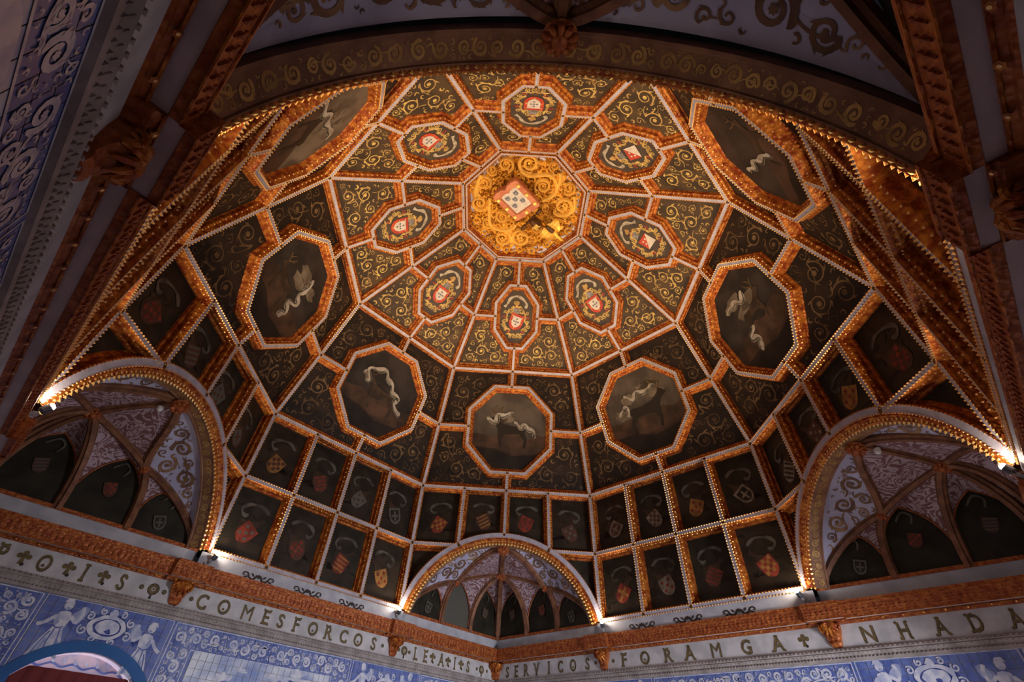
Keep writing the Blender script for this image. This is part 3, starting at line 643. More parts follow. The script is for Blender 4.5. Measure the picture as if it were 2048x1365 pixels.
v = np.concatenate([lift(oq*.96, -.035), lift(oq, -.004), lift(oq*.96, .004), lift(iq*1.1, .004), lift(iq, -.004)])
mb.add(sf(v), [[r*n+i, r*n+(i+1) % n, (r+1)*n+(i+1) % n, (r+1)*n+i] for r in range(4) for i in range(n)]+[list(range(n))], 'coral')
s1 = mb.build('shield', t); ORG[s1.name] = np.array(W(sf(((0, 0, 0),))[0])); ORG[s1.name] = ORG[t.name]+np.array(s1.location)
mb = MB(); poly(mb, sf, iq*1.02, -.0035, 'white'); mb.build('shield_field', s1, label='white field of the shield')
for x, y in ((-.5, .55), (.5, .55), (0, .12), (-.5, -.35), (.5, -.35)):
    mb = MB(); c = (x*Ws*.32, y*Hs*.30); w = Ws*.105
    poly(mb, sf, shield_shape(c, w*1.35, w*1.5), -.0028, 'blue'); poly(mb, sf, shield_shape(c, w*1.05, w*1.2), -.0024, 'silver'); poly(mb, sf, shield_shape(c, w*.6, w*.7), -.0020, 'blue'); disc(mb, sf, c, w*.16, -.0016, 'white', 6)
    mb.build('escutcheon', s1)
for x, y in ((-.40, .30), (.40, .30), (-.40, -.02), (.40, -.02), (-.40, -.34), (.40, -.34), (0, -.41)):   # castles on the border
    mb = MB(); c = np.array((x*Ws, y*Hs)); w = Ws*.055
    v = np.concatenate([lift(c+np.array([(-w, -w), (w, -w), (w, w), (-w, w)]), .003), lift(c+np.array([(-w, -w), (w, -w), (w, w), (-w, w)])*.8, .011)])
    mb.add(sf(v), [[0, 1, 5, 4], [1, 2, 6, 5], [2, 3, 7, 6], [3, 0, 4, 7], [4, 5, 6, 7]], 'goldhi'); mb.build('castle', s1)
# helmet and winged crest hang beside the shield's lower edge
mb = MB(); hc = np.array((0.058, 0.022, 1.452)); hd = np.array([0.75, 0.55, 0]); hd /= np.linalg.norm(hd); hs_ = np.array([-hd[1], hd[0], 0]); ax = np.array([hd, hs_, ZV])
sphere(mb, hc, (.036, .024, .030), 'bronze', ax, 14, 8)
for a in (-.6, -.3, 0, .3, .6): tube(mb, [hc+ax.T @ np.array((.026*math.cos(b), .019*math.sin(a), -.030*math.sin(b)-.002)) for b in np.linspace(.3, 1.9, 7)], .0022, 'goldhi', 5)
tube(mb, [hc-hd*.030+hs_*x for x in (-.030, 0, .030)], .007, 'bronze', 6)
for x in (-.05, .05): sphere(mb, hc-hd*.028+hs_*x*1.1, (.010, .022, .010), 'bronze', ax, 8, 5)
mb.build('helmet', t, smooth=True)
mb = MB(); wc = np.array((0.135, 0.060, 1.462)); sphere(mb, wc, (.034, .014, .014), 'bronze', ax, 12, 6)
sphere(mb, wc+hd*.045+np.array([0, 0, -.010]), (.018, .012, .012), 'bronze', ax, 10, 6); tube(mb, [wc+hd*.02, wc+hd*.045+ZV*-.014, wc+hd*.07+ZV*-.02, wc+hd*.085+ZV*-.012], [.014, .011, .008, .003], 'gold', 6)
mb.build('crest_dragon', t, smooth=True)
for sg in (1, -1):
    mb = MB()
    for i in range(9):
        b0 = wc-hd*(.03-.008*i)+hs_*sg*.012; L = .040+.010*math.sin(i*.45); dv = hs_*sg*.9+hd*(.25-.12*i)*.6; dv /= np.linalg.norm(dv)
        tube(mb, [b0, b0+dv*L*.5+ZV*-.012, b0+dv*L+ZV*-.004], [.0045, .005, .0018], 'goldhi' if i % 3 == 0 else 'gold', 5)
    mb.build('wing', t)

# ------------------------------------------------------------------ squinches
def bez(P0, P1, P2, P3, n=16):
    t = np.linspace(0, 1, n)[:, None]; return (1-t)**3*P0+3*t*(1-t)**2*P1+3*t*t*(1-t)*P2+t**3*P3
def resamp(p, n):
    p = np.asarray(p, float); d = np.concatenate([[0], np.cumsum(np.linalg.norm(np.diff(p, axis=0), axis=1))]); s = np.linspace(0, d[-1], n)
    return np.column_stack([np.interp(s, d, p[:, i]) for i in range(3)])
SQN = {0: 'far corner', 2: 'right corner', 4: 'near corner overhead', 6: 'left corner'}
for k in (0, 2, 4, 6):
    n, u = nvec(k), uvec(k); a0 = apo(0, k)[0]
    G = lambda p: np.asarray(p, float).reshape(-1, 3) @ np.array([u, n, ZV])         # local (across, outward, up)
    sq = empty('squinch_vault', G((0, 1.2, 0))[0], kind='structure', label=f'ribbed squinch vault with painted webs in the {SQN[k]}')
    f01 = bframe(k, 0, 1)[0]; a, kk, Ra = arc_par(k)
    # arch: fillet, gilt fringe and painted soffit
    ph = math.asin(min(1, a/Ra)); ang = np.linspace(-ph, ph, 65); N = len(ang)
    def sweep(prof, m, name, par=sq):
        mb = MB(); v = np.concatenate([np.column_stack([(Ra+r)*np.sin(ang), (Ra+r)*np.cos(ang)-kk, np.full(N, h)]) for r, h in prof])
        mb.add(f01(v), [[r*N+i, r*N+i+1, (r+1)*N+i+1, (r+1)*N+i] for r in range(len(prof)-1) for i in range(N-1)], m); return mb
    w = 0.021
    mb = sweep([(w/2, 0.001), (-w/2, 0.001)], 'fillet', 'x')
    mb2 = sweep([(w/2, 0.001), (w/2+.003, -.006), (w/2+.005, -.03), (w/2+.014, -.04), (w/2+.016, -DD)], 'gilt', 'x'); mb.add(np.concatenate(mb2.v), mb2.f, 'gilt')
    mb3 = sweep([(-w/2, 0.001), (-w/2-.003, -.003), (-w/2-.006, -.001), (-w/2-.016, -.009), (-w/2-.019, -.006), (-w/2-.024, -.016)], 'gilt', 'x'); mb.add(np.concatenate(mb3.v), mb3.f, 'gilt')
    bs = np.linspace(-ph, ph, 110)
    for r, h, rr in ((w/2, .001, .0044), (-w/2, .001, .0044), (-w/2-.016, -.007, .0050)):
        P = f01(np.column_stack([(Ra+r)*np.sin(bs), (Ra+r)*np.cos(bs)-kk, np.full(110, h)])); mb.add((P[:, None]+OCTV*rr).reshape(-1, 3), [[j*6+q for q in f] for j in range(110) for f in OCTF], 'bead')
    mb.build('arch_rib', sq)
    mb = MB()                                # leaf fringe along the arch edge
    for j, b in enumerate(np.linspace(-ph, ph, 74)):
        for r, sc_ in ((-w/2-.024, 1.0), (-w/2-.014, .7)):
            c = f01(((Ra+r)*math.sin(b), (Ra+r)*math.cos(b)-kk, -.013 if sc_ == 1 else -.006))[0]
            axs = np.array([f01.M[0]*math.cos(b)-f01.M[1]*math.sin(b), f01.M[0]*math.sin(b)+f01.M[1]*math.cos(b), f01.M[2]])
            mb.add(c+(OCTV*np.array([.0052, .0075, .0035])*sc_) @ axs, OCTF+[[2, 0, 5], [1, 2, 5], [3, 1, 5], [0, 3, 5]], 'fringe')
    mb.build('leaf_fringe', sq)
    ri = -w/2-.024
    mb = sweep([(ri, -.016), (ri-.001, -.019), (ri+.002, -.021), (ri+.002, -.056), (ri-.001, -.058), (ri-.001, -.063), (ri+.02, -.066)], 'soffit', 'x'); mb.build('arch_soffit', sq)
    class ArcFr:                             # maps (arc length, depth, lift) onto the soffit
        def __init__(s): s.M = np.eye(3)
        def __call__(s, p):
            p = np.asarray(p, float).reshape(-1, 3); r = Ra+ri+.002-p[:, 2]; b = p[:, 0]/Ra
            return f01(np.column_stack([r*np.sin(b), r*np.cos(b)-kk, -p[:, 1]]))
    mb = MB(); Lh = ph*Ra
    for j in range(14):
        x0 = -Lh+2*Lh*j/14+.004; scrolls(mb, ArcFr(), [(x0, .0225), (x0+2*Lh/14-.003, .0225), (x0+2*Lh/14-.003, .0545), (x0, .0545)], 900+j, ['soffgold'], .0006, .0155, .0028, 16, lw=.3, n=16)
    mb.build('soffit_scrolls', sq, kind='stuff')
    # vault ribs
    cor = a0*0+WP*R2
    wallp = lambda x, z: np.array([x, cor-abs(x)-0.012, z])
    T = np.array([0, 1.062, .302]); B0 = np.array([0, 1.29, .246]); Bs = {-1: np.array([-.213, 1.205, .178]), 1: np.array([.213, 1.205, .178])}
    zb = -0.006
    ns = 26; ins = [np.array([(Ra-.018)*math.sin(b), a0+.066, max((Ra-.018)*math.cos(b)-kk, zb)]) for b in np.linspace(-ph, ph, 2*ns-1)]
    front = {-1: np.array(ins[:ns]), 1: np.array(ins[::-1][:ns])}          # from springing to crown
    curves = []
    def grow(Sp, B, f=.62, g=.35): d = (B-Sp)*np.array([1, 1, 0]); return bez(Sp, Sp+ZV*(B[2]-Sp[2])*f, B-d*g-ZV*(B[2]-Sp[2])*.04, B, 18)
    sprs = {}
    corner = grow(np.array([0, cor-.02, zb]), B0); curves.append((corner, .014))
    crown = bez(B0, B0+np.array([0, -.05, .03]), T+np.array([0, .05, -.008]), T, 12); curves.append((crown, .013))
    webs = []; lun = []
    for sg in (-1, 1):
        B1 = Bs[sg]
        s0 = np.array([sg*.415, a0+.066, zb]); s1 = wallp(sg*.268, zb); s2 = wallp(sg*.137, zb); s3 = np.array([0, cor-.02, zb])
        r0 = grow(s0, B1, .45, .3); r1 = grow(s1, B1); r2 = grow(s2, B0); top = bez(B1, B1+np.array([-sg*.05, -.01, .06]), T+np.array([sg*.09, .02, -.012]), T, 18)
        link = bez(B1, B1+np.array([-sg*.06, .02, .035]), B0+np.array([sg*.07, 0, .004]), B0, 14)
        curves += [(r0, .012), (r1, .012), (r2, .013), (top, .013), (link, .012)]
        # lunette arches on the walls
        def half(Sp, ap, f=.75): return bez(Sp, Sp+ZV*(ap[2]-Sp[2])*f, ap-(ap-Sp)*np.array([1, 1, 0])*.30-ZV*(ap[2]-Sp[2])*.10, ap, 18)
        a1 = wallp(sg*.300, .135); a2 = wallp(sg*.203, .200); a3 = wallp(sg*.070, .205)
        L0, L1_ = half(np.array([sg*.415, cor-.415-.012, zb]), a1, .4), half(s1, a1); L2a, L2b = half(s1, a2), half(s2, a2); L3a, L3b = half(s2, a3), half(s3, a3)
        lun += [(sg, L0, L1_, 0), (sg, L2a, L2b, 1), (sg, L3a, L3b, 2)]
        webs += [(L1_, r1), (L2a, r1), (L2b, r2), (L3a, r2), (L3b, corner)]
        webs += [(np.linspace(a1, a1, 18), resamp(np.concatenate([r0[::-1][:1], r1[-1:]]), 18)), (L0, r0)]
        webs += [(np.linspace(a2, a2, 14), link), (resamp(np.array([a1, a1]), 2), np.array([B1, B1]))]
        # crown web between link, crown rib and top rib
        webs.append((resamp(crown, 18)+0*ZV, resamp(np.concatenate([link[::-1], top]), 18)) if False else (link[::-1], resamp(np.concatenate([crown, top[::-1]]), 14)))
        # big front web with real scrolls
        ra = resamp(np.concatenate([r0, top]), 26); fa = resamp(front[sg], 26); Lw = np.linalg.norm(np.diff((ra+fa)/2, axis=0), axis=1).sum()
        wd = np.linalg.norm(ra-fa, axis=1)
        mb = MB(); v = np.concatenate([G(fa), G(fa*.5+ra*.5+ZV*.012*np.sin(np.linspace(0, math.pi, 26))[:, None]), G(ra)])
        mb.add(v, [[r*26+i, r*26+i+1, (r+1)*26+i+1, (r+1)*26+i] for r in range(2) for i in range(25)], 'webplain')
        class WebFr:
            def __init__(s): s.M = np.eye(3)
            def __call__(s, p):
                p = np.asarray(p, float).reshape(-1, 3); tt = np.clip(p[:, 0]/Lw, 0, 1)*25; i = np.minimum(tt.astype(int), 24); f = (tt-i)[:, None]
                A = fa[i]*(1-f)+fa[i+1]*f; B = ra[i]*(1-f)+ra[i+1]*f; ww = (wd[i]*(1-f[:, 0])+wd[i+1]*f[:, 0])
                vv = np.clip(p[:, 1]/(ww+1e-6), 0, 1)[:, None]; bul = ZV*.012*np.sin(math.pi*(tt/25))[:, None]*(1-np.abs(2*vv-1))
                inw = np.array([0, -.35, -.94])
                return G(A*(1-vv)+B*vv+bul+inw*(p[:, 2][:, None]+.0012))
        xs = np.linspace(.06, .94, 22); pl = [(x*Lw, .012) for x in xs]+[(x*Lw, max(np.interp(x*25, np.arange(26), wd)-.010, .014)) for x in xs[::-1]]
        scrolls(mb, WebFr(), pl, 700+k+sg, ['webscroll', 'webscroll', 'webgold'], 0.0008, .036, .0048, 60, 'webscroll', lw=.27)
        mb.build('painted_web', sq)
    for A, B in webs:
        m_ = len(A)
        if len(B) != m_: B = resamp(B, m_)
        if np.linalg.norm(A-B, axis=1).max() < 1e-4: continue
        mb = MB(); mid = (A+B)/2; v = np.concatenate([G(A), G(mid), G(B)])
        mb.add(v, [[r*m_+i, r*m_+i+1, (r+1)*m_+i+1, (r+1)*m_+i] for r in range(2) for i in range(m_-1)], 'web'); mb.build('web', sq)
    for cv, rad in curves:                  # chamfered vault ribs
        mb = MB(); P = np.asarray(cv); tg = np.gradient(P, axis=0); tg /= np.linalg.norm(tg, axis=1)[:, None]
        cen = np.array([0, .95, -.1]); v = []
        for i in range(len(P)):
            to = cen-P[i]; to -= tg[i]*(to @ tg[i]); to /= np.linalg.norm(to); sd = np.cross(tg[i], to)
            for x, y in ((-1.0, -.5), (-1.0, .25), (-.55, .55), (-.5, 1.0), (.5, 1.0), (.55, .55), (1.0, .25), (1.0, -.5)): v.append(P[i]+sd*x*rad+to*y*rad*1.15)
        K = 8; mb.add(G(v), [[i*K+j, i*K+(j+1) % K, (i+1)*K+(j+1) % K, (i+1)*K+j] for i in range(len(P)-1) for j in range(K)], 'ribwood'); mb.build('vault_rib', sq)
    for nm, p, r in (('boss', B0, .021), ('boss', Bs[-1], .015), ('boss', Bs[1], .015), ('boss', T+np.array([0, -.014, -.012]), .026)):
        mb = MB(); c = G(p+np.array([0, -.006, -.012]))[0]; sphere(mb, c, r*.55, 'giltd', nu=10, nv=6); dn = G(np.array([0, -.45, -.9]))[0]; dn /= np.linalg.norm(dn)
        e1 = np.cross(dn, u if abs(dn @ u) < .9 else n); e1 /= np.linalg.norm(e1); e2 = np.cross(dn, e1)
        for j in range(10):
            a_ = j*.6283; pc_ = c+(e1*math.cos(a_)+e2*math.sin(a_))*r*.72; sphere(mb, pc_, (r*.40, r*.24, r*.30), 'giltd', np.array([e1*math.cos(a_)+e2*math.sin(a_), -e1*math.sin(a_)+e2*math.cos(a_), dn]), 7, 5)
        tube(mb, [c-dn*r*.4, c-dn*r*.1], r*1.02, 'giltd', 14)
        mb.build(nm, sq, smooth=True)
    for sg, La, Lb, idx in lun:             # painted lunette panels on the two walls
        pts = np.concatenate([La, Lb[::-1][1:]]); q = pts.copy()
        wl = np.array([sg*-1, 1, 0])/R2; ctr = q.mean(0)
        mb = MB(); mb.add(G(q+np.array([sg*.003, .003, 0])), [list(range(len(q)))], 'panel' if not (k == 0 and sg == -1 and idx == 1) else 'sh_grey')  # one far lunette is plain grey, a flash of glare put into its colour
        eL = np.array([1, sg*-1, 0])/R2 if sg > 0 else np.array([1, 1, 0])/R2
        lf = Fr(G([ctr])[0], G([eL])[0], ZV, G([np.array([-sg, -1, 0])/R2])[0])
        if not (k == 0 and sg == -1 and idx == 1):
            fld, chg, des = [('sh_grey', 'panel', 'ring'), ('sh_dark', 'sh_red', 'check'), ('sh_dark', 'sh_grey', 'stripes')][idx]
            heraldry(mb, lf, (0, -.035), .036, .046, .3*sg, .0012, fld, chg, des)
            ribbon(mb, lf, smooth([(-.025, .03), (0, .055), (.02, .04), (.012, .015)], 14), .006, .001, 'ribbond')
        mb.build('lunette_panel', sq)
        # little gilt moulding framing the lunette
        mb = MB(); tube(mb, G(La+np.array([-sg*.002, -.002, 0])), .0028, 'giltd', 5); tube(mb, G(Lb+np.array([-sg*.002, -.002, 0])), .0028, 'giltd', 5); mb.build('lunette_moulding', sq)
    for sg in (-1, 1):                      # sill and pale fascia under the lunettes
        mb = MB(); A = np.array([sg*.425, cor-.425-.016, 0]); B = np.array([0, cor-.02, 0])
        v = [A+ZV*-.008, B+ZV*-.008, B+ZV*.004, A+ZV*.004]; ofs = np.array([-sg*.5, -1, 0])*.004
        mb.add(G(np.array(v)+ofs), [[0, 1, 2, 3]], 'giltd'); mb.build('sill', sq)
        mb = MB(); v = [A+ZV*-.075, B+ZV*-.075, B+ZV*-.007, A+ZV*-.007]
        mb.add(G(np.array(v)+ofs*.6), [[0, 1, 2, 3]], 'fascia'); mb.build('fascia', sq)
    # smoke detector beside the crown boss
    if k == 0: continue
    det = empty('smoke_detector', G((0.004, 1.105, .293))[0], label=f'small white round smoke detector under the crown of the {SQN[k]} vault', category='smoke detector', group='smoke detectors in the corner vaults')
    mb = MB(); c = G((0.006, 1.105, .272))[0]; tube(mb, [c+ZV*.012, c+ZV*.002], .0095, 'detector', 14); mb.build('base', det)
    mb = MB(); sphere(mb, c, (.0085, .0085, .006), 'detector', nu=12, nv=6); mb.build('sensor_dome', det, smooth=True)

# ------------------------------------------------------------------ entablature on the four walls
TXT = {'wall_far_left': [('P', -0.884), ('+', -0.836), ('O', -0.787), ('+', -0.729), ('I', -0.688), ('+', -0.639), ('S', -0.589), ('.', -0.534), ('@', -0.5), ('.', -0.468), ('.', -0.384), ('C', -0.349), ('O', -0.277), ('M', -0.195), ('E', -0.126), ('S', -0.07), ('F', -0.008), ('O', 0.059), ('R', 0.127), ('C', 0.193), ('O', 0.259), ('S', 0.333), ('.', 0.378), ('.', 0.461), ('@', 0.49), ('.', 0.517), ('L', 0.553), ('E', 0.606), ('+', 0.646), ('A', 0.697), ('+', 0.737), ('I', 0.777), ('+', 0.817), ('S', 0.861), ('.', 0.918), ('@', 0.949), ('.', 0.985)],
       'wall_far_right': [('S', -0.967), ('E', -0.911), ('R', -0.85), ('V', -0.79), ('I', -0.719), ('C', -0.655), ('O', -0.588), ('S', -0.513), ('.', -0.472), ('.', -0.387), ('F', -0.335), ('O', -0.243), ('R', -0.143), ('A', -0.058), ('M', 0.043), ('G', 0.151), ('A', 0.256), ('+', 0.339), ('N', 0.524), ('H', 0.616), ('A', 0.705), ('D', 0.785), ('A', 0.871)]}
GL = {}
def glyph(ch):
    if ch in GL: return GL[ch]
    cu = bpy.data.curves.new('g', 'FONT'); cu.body = ch; cu.size = 1; cu.offset = 0.0 if ch == 'M' else 0.018; cu.resolution_u = 4; cu.align_x = 'CENTER'
    ob = bpy.data.objects.new('g', cu); C.objects.link(ob); dg_ = bpy.context.evaluated_depsgraph_get(); me = ob.evaluated_get(dg_).to_mesh()
    v = np.array([p.co[:2] for p in me.vertices]); f = [list(p.vertices) for p in me.polygons]
    ob.evaluated_get(dg_).to_mesh_clear(); bpy.data.objects.remove(ob); bpy.data.curves.remove(cu)
    y0, y1 = v[:, 1].min(), v[:, 1].max(); v = (v-np.array([(v[:, 0].min()+v[:, 0].max())/2, y0]))/(y1-y0)
    GL[ch] = (v, f); return GL[ch]
for wi, (wn, (n, tt)) in enumerate(WALLS.items()):
    em = -n
    tr = empty(f'trim_{wi+1}', n*WP+ZV*-.13, kind='structure', label='inscribed frieze and carved cornice running along the ' + wn.replace('_', ' ').replace('wall ', '')+' wall')
    def run(prof, m, name, res=True, flat0=False):       # prof: (distance from centre, z); breaks forward under the arch feet
        st = [(-2, 0), (-.485, 0), (-.485, 1), (-.375, 1), (-.375, 0), (.375, 0), (.375, 1), (.485, 1), (.485, 0), (2, 0)] if res else [(-2, 0), (2, 0)]
        v = []
        for ci, (c, z) in enumerate(prof):
            for s, b in st:
                cc = c-(.017 if b and not (flat0 and ci == 0) else 0); v.append(n*cc+tt*max(-c, min(c, s))+ZV*z)
        K = len(st); mb = MB(); mb.add(v, [[r*K+i, r*K+i+1, (r+1)*K+i+1, (r+1)*K+i] for r in range(len(prof)-1) for i in range(K-1)], m); return mb
    mb = run([(WP, -.206), (WP-.006, -.204), (WP-.007, -.197), (WP-.004, -.194), (WP-.006, -.190), (WP-.010, -.183), (WP-.007, -.180), (WP-.009, -.177), (WP-.006, -.1715), (WP, -.171)], 'stone', 'x', False)
    for zz, sp_, rr in ((-.1735, .0125, .0042), (-.186, .0125, .0036), (-.1955, .010, .003)):
        s = np.arange(-1.02, 1.02, sp_); P = n*(WP-.0075)+tt*s[:, None]+ZV*zz; mb.add((P[:, None]+OCTV*rr).reshape(-1, 3), [[j*6+q for q in f] for j in range(len(s)) for f in OCTF+[[2, 0, 5], [1, 2, 5], [3, 1, 5], [0, 3, 5]]], 'stone')
    mb.build('stone_moulding', tr)
    mb = run([(WP, -.171), (WP, -.104)], 'frieze', 'x', False); fz = mb.build('frieze', tr)
    mb = run([(WP, -.106), (WP-.003, -.1045), (WP-.004, -.101), (WP-.009, -.098), (WP-.0121, -.0954)], 'giltd', 'x', flat0=True); mb.build('bed_moulding', tr)
    for s in np.arange(-.98, .99, .052):
        mb = MB(); lf = Fr(n*(WP-.0085-(.017 if .375 < abs(s) < .485 else 0))+tt*s+ZV*-.1, tt, ZV*.8-n*.6, -n*.8-ZV*.6); disc(mb, lf, (0, 0), .0052, .003, 'gilt', 12, .3); disc(mb, lf, (0, 0), .002, .0036, 'bead', 6); mb.build('flower_stud', tr)
    mb = run([(1.0324, -.0954), (1.0166, -.0954)], 'soffgrey', 'x'); mb.build('soffit', tr)
    mb = run([(1.0166, -.0954), (1.0155, -.097), (1.0065, -.0962), (1.0054, -.0975), (1.004, -.095), (1.0045, -.090), (1.0010, -.066), (1.0002, -.062), (.9990, -.058), (.9986, -.0504), (1.04, -.0496)], 'giltd', 'x')
    s = np.arange(-.99, .99, .016)
    for c_, zz, rr in ((1.0025, -.080, .0045), (1.0032, -.087, .0032), (1.0016, -.071, .0032)):
        P = (n*(c_-.0005)+tt*s[:, None]+ZV*zz)-n*np.where((np.abs(s) > .375) & (np.abs(s) < .485), .017, 0)[:, None]; mb.add((P[:, None]+OCTV*rr).reshape(-1, 3), [[j*6+q for q in f] for j in range(len(s)) for f in OCTF+[[2, 0, 5], [1, 2, 5], [3, 1, 5], [0, 3, 5]]], 'giltd')
    mb.build('cornice_front', tr)
    for c_, z_ in ((1.0052, -.0978), (.9994, -.0605), (WP-.0105, -.0985)):   # thin gilt fillets along the mouldings
        mb = run([(c_+.0004, z_-.0014), (c_-.0016, z_-.0010), (c_-.0016, z_+.0010), (c_+.0004, z_+.0014)], 'gilt', 'x'); mb.build('gilt_fillet', tr)
    mb = MB(); kf = {'wall_far_left': 7, 'wall_far_right': 1, 'wall_near_right': 3, 'wall_near_left': 5}[wn]; ap_, hw_, _ = apo(0, kf)
    v = [n*(ap_+.002)+tt*s_+ZV*z_ for s_, z_ in ((-hw_-.02, -.055), (hw_+.02, -.055), (hw_+.02, -.008), (-hw_-.02, -.008))]; mb.add(v, [[0, 1, 2, 3]], 'fascia')
    mb.build('fascia', tr)
    for s in (-.216, -.022, .172):           # dark scroll ornaments painted on the fascia
        mb = MB(); lf = Fr(n*(ap_+.001)+tt*s+ZV*-.038, tt*1.35, ZV, -n)
        for sg in (-1, 1):
            ribbon(mb, lf, smooth([(sg*.004, .006), (sg*.012, -.009), (sg*.024, -.006), (sg*.030, .006), (sg*.039, .006), (sg*.041, -.001), (sg*.036, -.002)], 22), np.linspace(.006, .0032, 22), 0, 'letter2')
            poly(mb, lf, [(sg*.010, -.004), (sg*.014, .006), (sg*.021, .009), (sg*.018, .001)], .0004, 'letter2'); poly(mb, lf, [(sg*.024, -.004), (sg*.033, -.010), (sg*.040, -.009), (sg*.032, -.003)], .0004, 'letter2')
        disc(mb, lf, (0, .002), .0075, .0005, 'letter2', 8, .3); mb.build('fascia_ornament', tr)
    for ch, s in TXT.get(wn, []):            # frieze inscription
        lf = Fr(n*(WP-.0006)+tt*s+ZV*-.161, tt, ZV, -n); mb = MB(); hh = .044
        if ch == '.':
            disc(mb, lf, (0, hh*.5), .0068, 0, 'letter2', 12); disc(mb, lf, (0, hh*.5), .0052, .0004, 'letter', 12)
        elif ch == '@':
            disc(mb, lf, (0, hh*.52), .0165, 0, 'letter2', 18); disc(mb, lf, (0, hh*.52), .0145, .0004, 'letter', 18); disc(mb, lf, (0, hh*.52), .006, .0008, 'frieze', 10); disc(mb, lf, (0, hh*.52), .0036, .0012, 'letter', 8)
            poly(mb, lf, [(-.004, -.004), (.004, -.004), (.002, .008), (-.002, .008)], .0002, 'letter2')
        elif ch == '+':                     # trefoil ornament between the letters
            for x, y, r in ((-.0105, .60, .0068), (.0105, .60, .0068), (0, .78, .0068), (0, .55, .005)): disc(mb, lf, (x, y*hh), r, 0, 'letter', 10)
            poly(mb, lf, [(-.003, hh*.55), (.003, hh*.55), (.0065, hh*.12), (-.0065, hh*.12)], .0003, 'letter'); disc(mb, lf, (.005, hh*.14), .0045, .0004, 'letter2', 8)
        else:
            v, f = glyph(ch); sc_ = np.array([hh*.86, hh]); nar = .8 if s > .53 or s < -.5 else 1.0; v2 = v*sc_*np.array([nar, 1])
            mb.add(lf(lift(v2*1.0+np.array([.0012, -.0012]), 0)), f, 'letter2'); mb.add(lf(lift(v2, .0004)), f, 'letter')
            xm = np.abs(v2[:, 0]).max(); serif = []
            for y in (.0, hh):
                row = v2[np.abs(v2[:, 1]-y) < hh*.03]
                if len(row) and ch not in 'OCGSMN': serif += [(x, y*.94+hh*.03) for x in (row[:, 0].min(), row[:, 0].max())]
            if ch in 'CGSO': serif += [(0, hh*.34)] if ch == 'O' else [(xm*.80, hh*.78), (xm*.80 if ch != 'S' else -xm*.8, hh*.21)]
            for c in serif: disc(mb, lf, c, .0042, .0006, 'letter', 8)
        mb.build('letter', tr)
    for s in (-.430, .430, -1.02):           # leaf consoles on the frieze
        mb = MB(); c0 = n*WP+tt*s
        if s < -1: c0 = n*(WP-.010)+tt*(-WP+.010)
        lf = Fr(c0+ZV*-.104, tt, ZV, -n if s > -1 else (-n+tt)/R2)
        ex_ = lf.M[0] if s > -1 else (tt+n)/R2; lf = Fr(lf.O, ex_, ZV, lf.M[2])
        prof = [(0, .022), (-.008, .026), (-.02, .024), (-.032, .015), (-.044, .010), (-.052, .013), (-.060, .009), (-.064, 0)]
        v = []; wv = [.026, .027, .026, .022, .018, .017, .014, .010]
        for (z, d), ww in zip(prof, wv):
            for q in (-1, -.4, .4, 1): v.append((q*ww, z, d*(1 if abs(q) < .5 else .72)))
        for (z, d), ww in zip(prof, wv): v += [(-ww, z, -.002), (ww, z, -.002)]
        f = [[i*4+j, i*4+j+1, i*4+4+j+1, i*4+4+j] for i in range(7) for j in range(3)]; b = 32
        f += [[i*4, i*4+4, b+i*2+2, b+i*2] for i in range(7)]+[[i*4+3, i*4+7, b+i*2+3, b+i*2+1] for i in range(7)]
        mb.add(lf(v), f, 'giltd')
        for j in range(7):                  # palmette fan
            g_ = (j-3)*.36; d_ = np.array([math.sin(g_), -math.cos(g_)]); L_ = .046-.004*abs(j-3)
            pts = [(d_[0]*L_*q_, .002+d_[1]*L_*q_*.95, .024+.010*math.sin(q_*2.6)-.014*q_*q_) for q_ in np.linspace(0, 1, 6)]
            tube(mb, lf(pts), [.003, .0052, .0062, .0056, .004, .0015], 'gilt', 6)
        for sg in (-1, 1): tube(mb, lf([(sg*(.024+.008*math.sin(a_)*.5), -.012+(.013-.0015*a_)*math.cos(a_), .016+(.013-.0015*a_)*math.sin(a_)) for a_ in np.linspace(0, 6.6, 14)]), np.linspace(.0048, .0025, 14), 'gilt', 6)
        mb.build('console_bracket', tr)

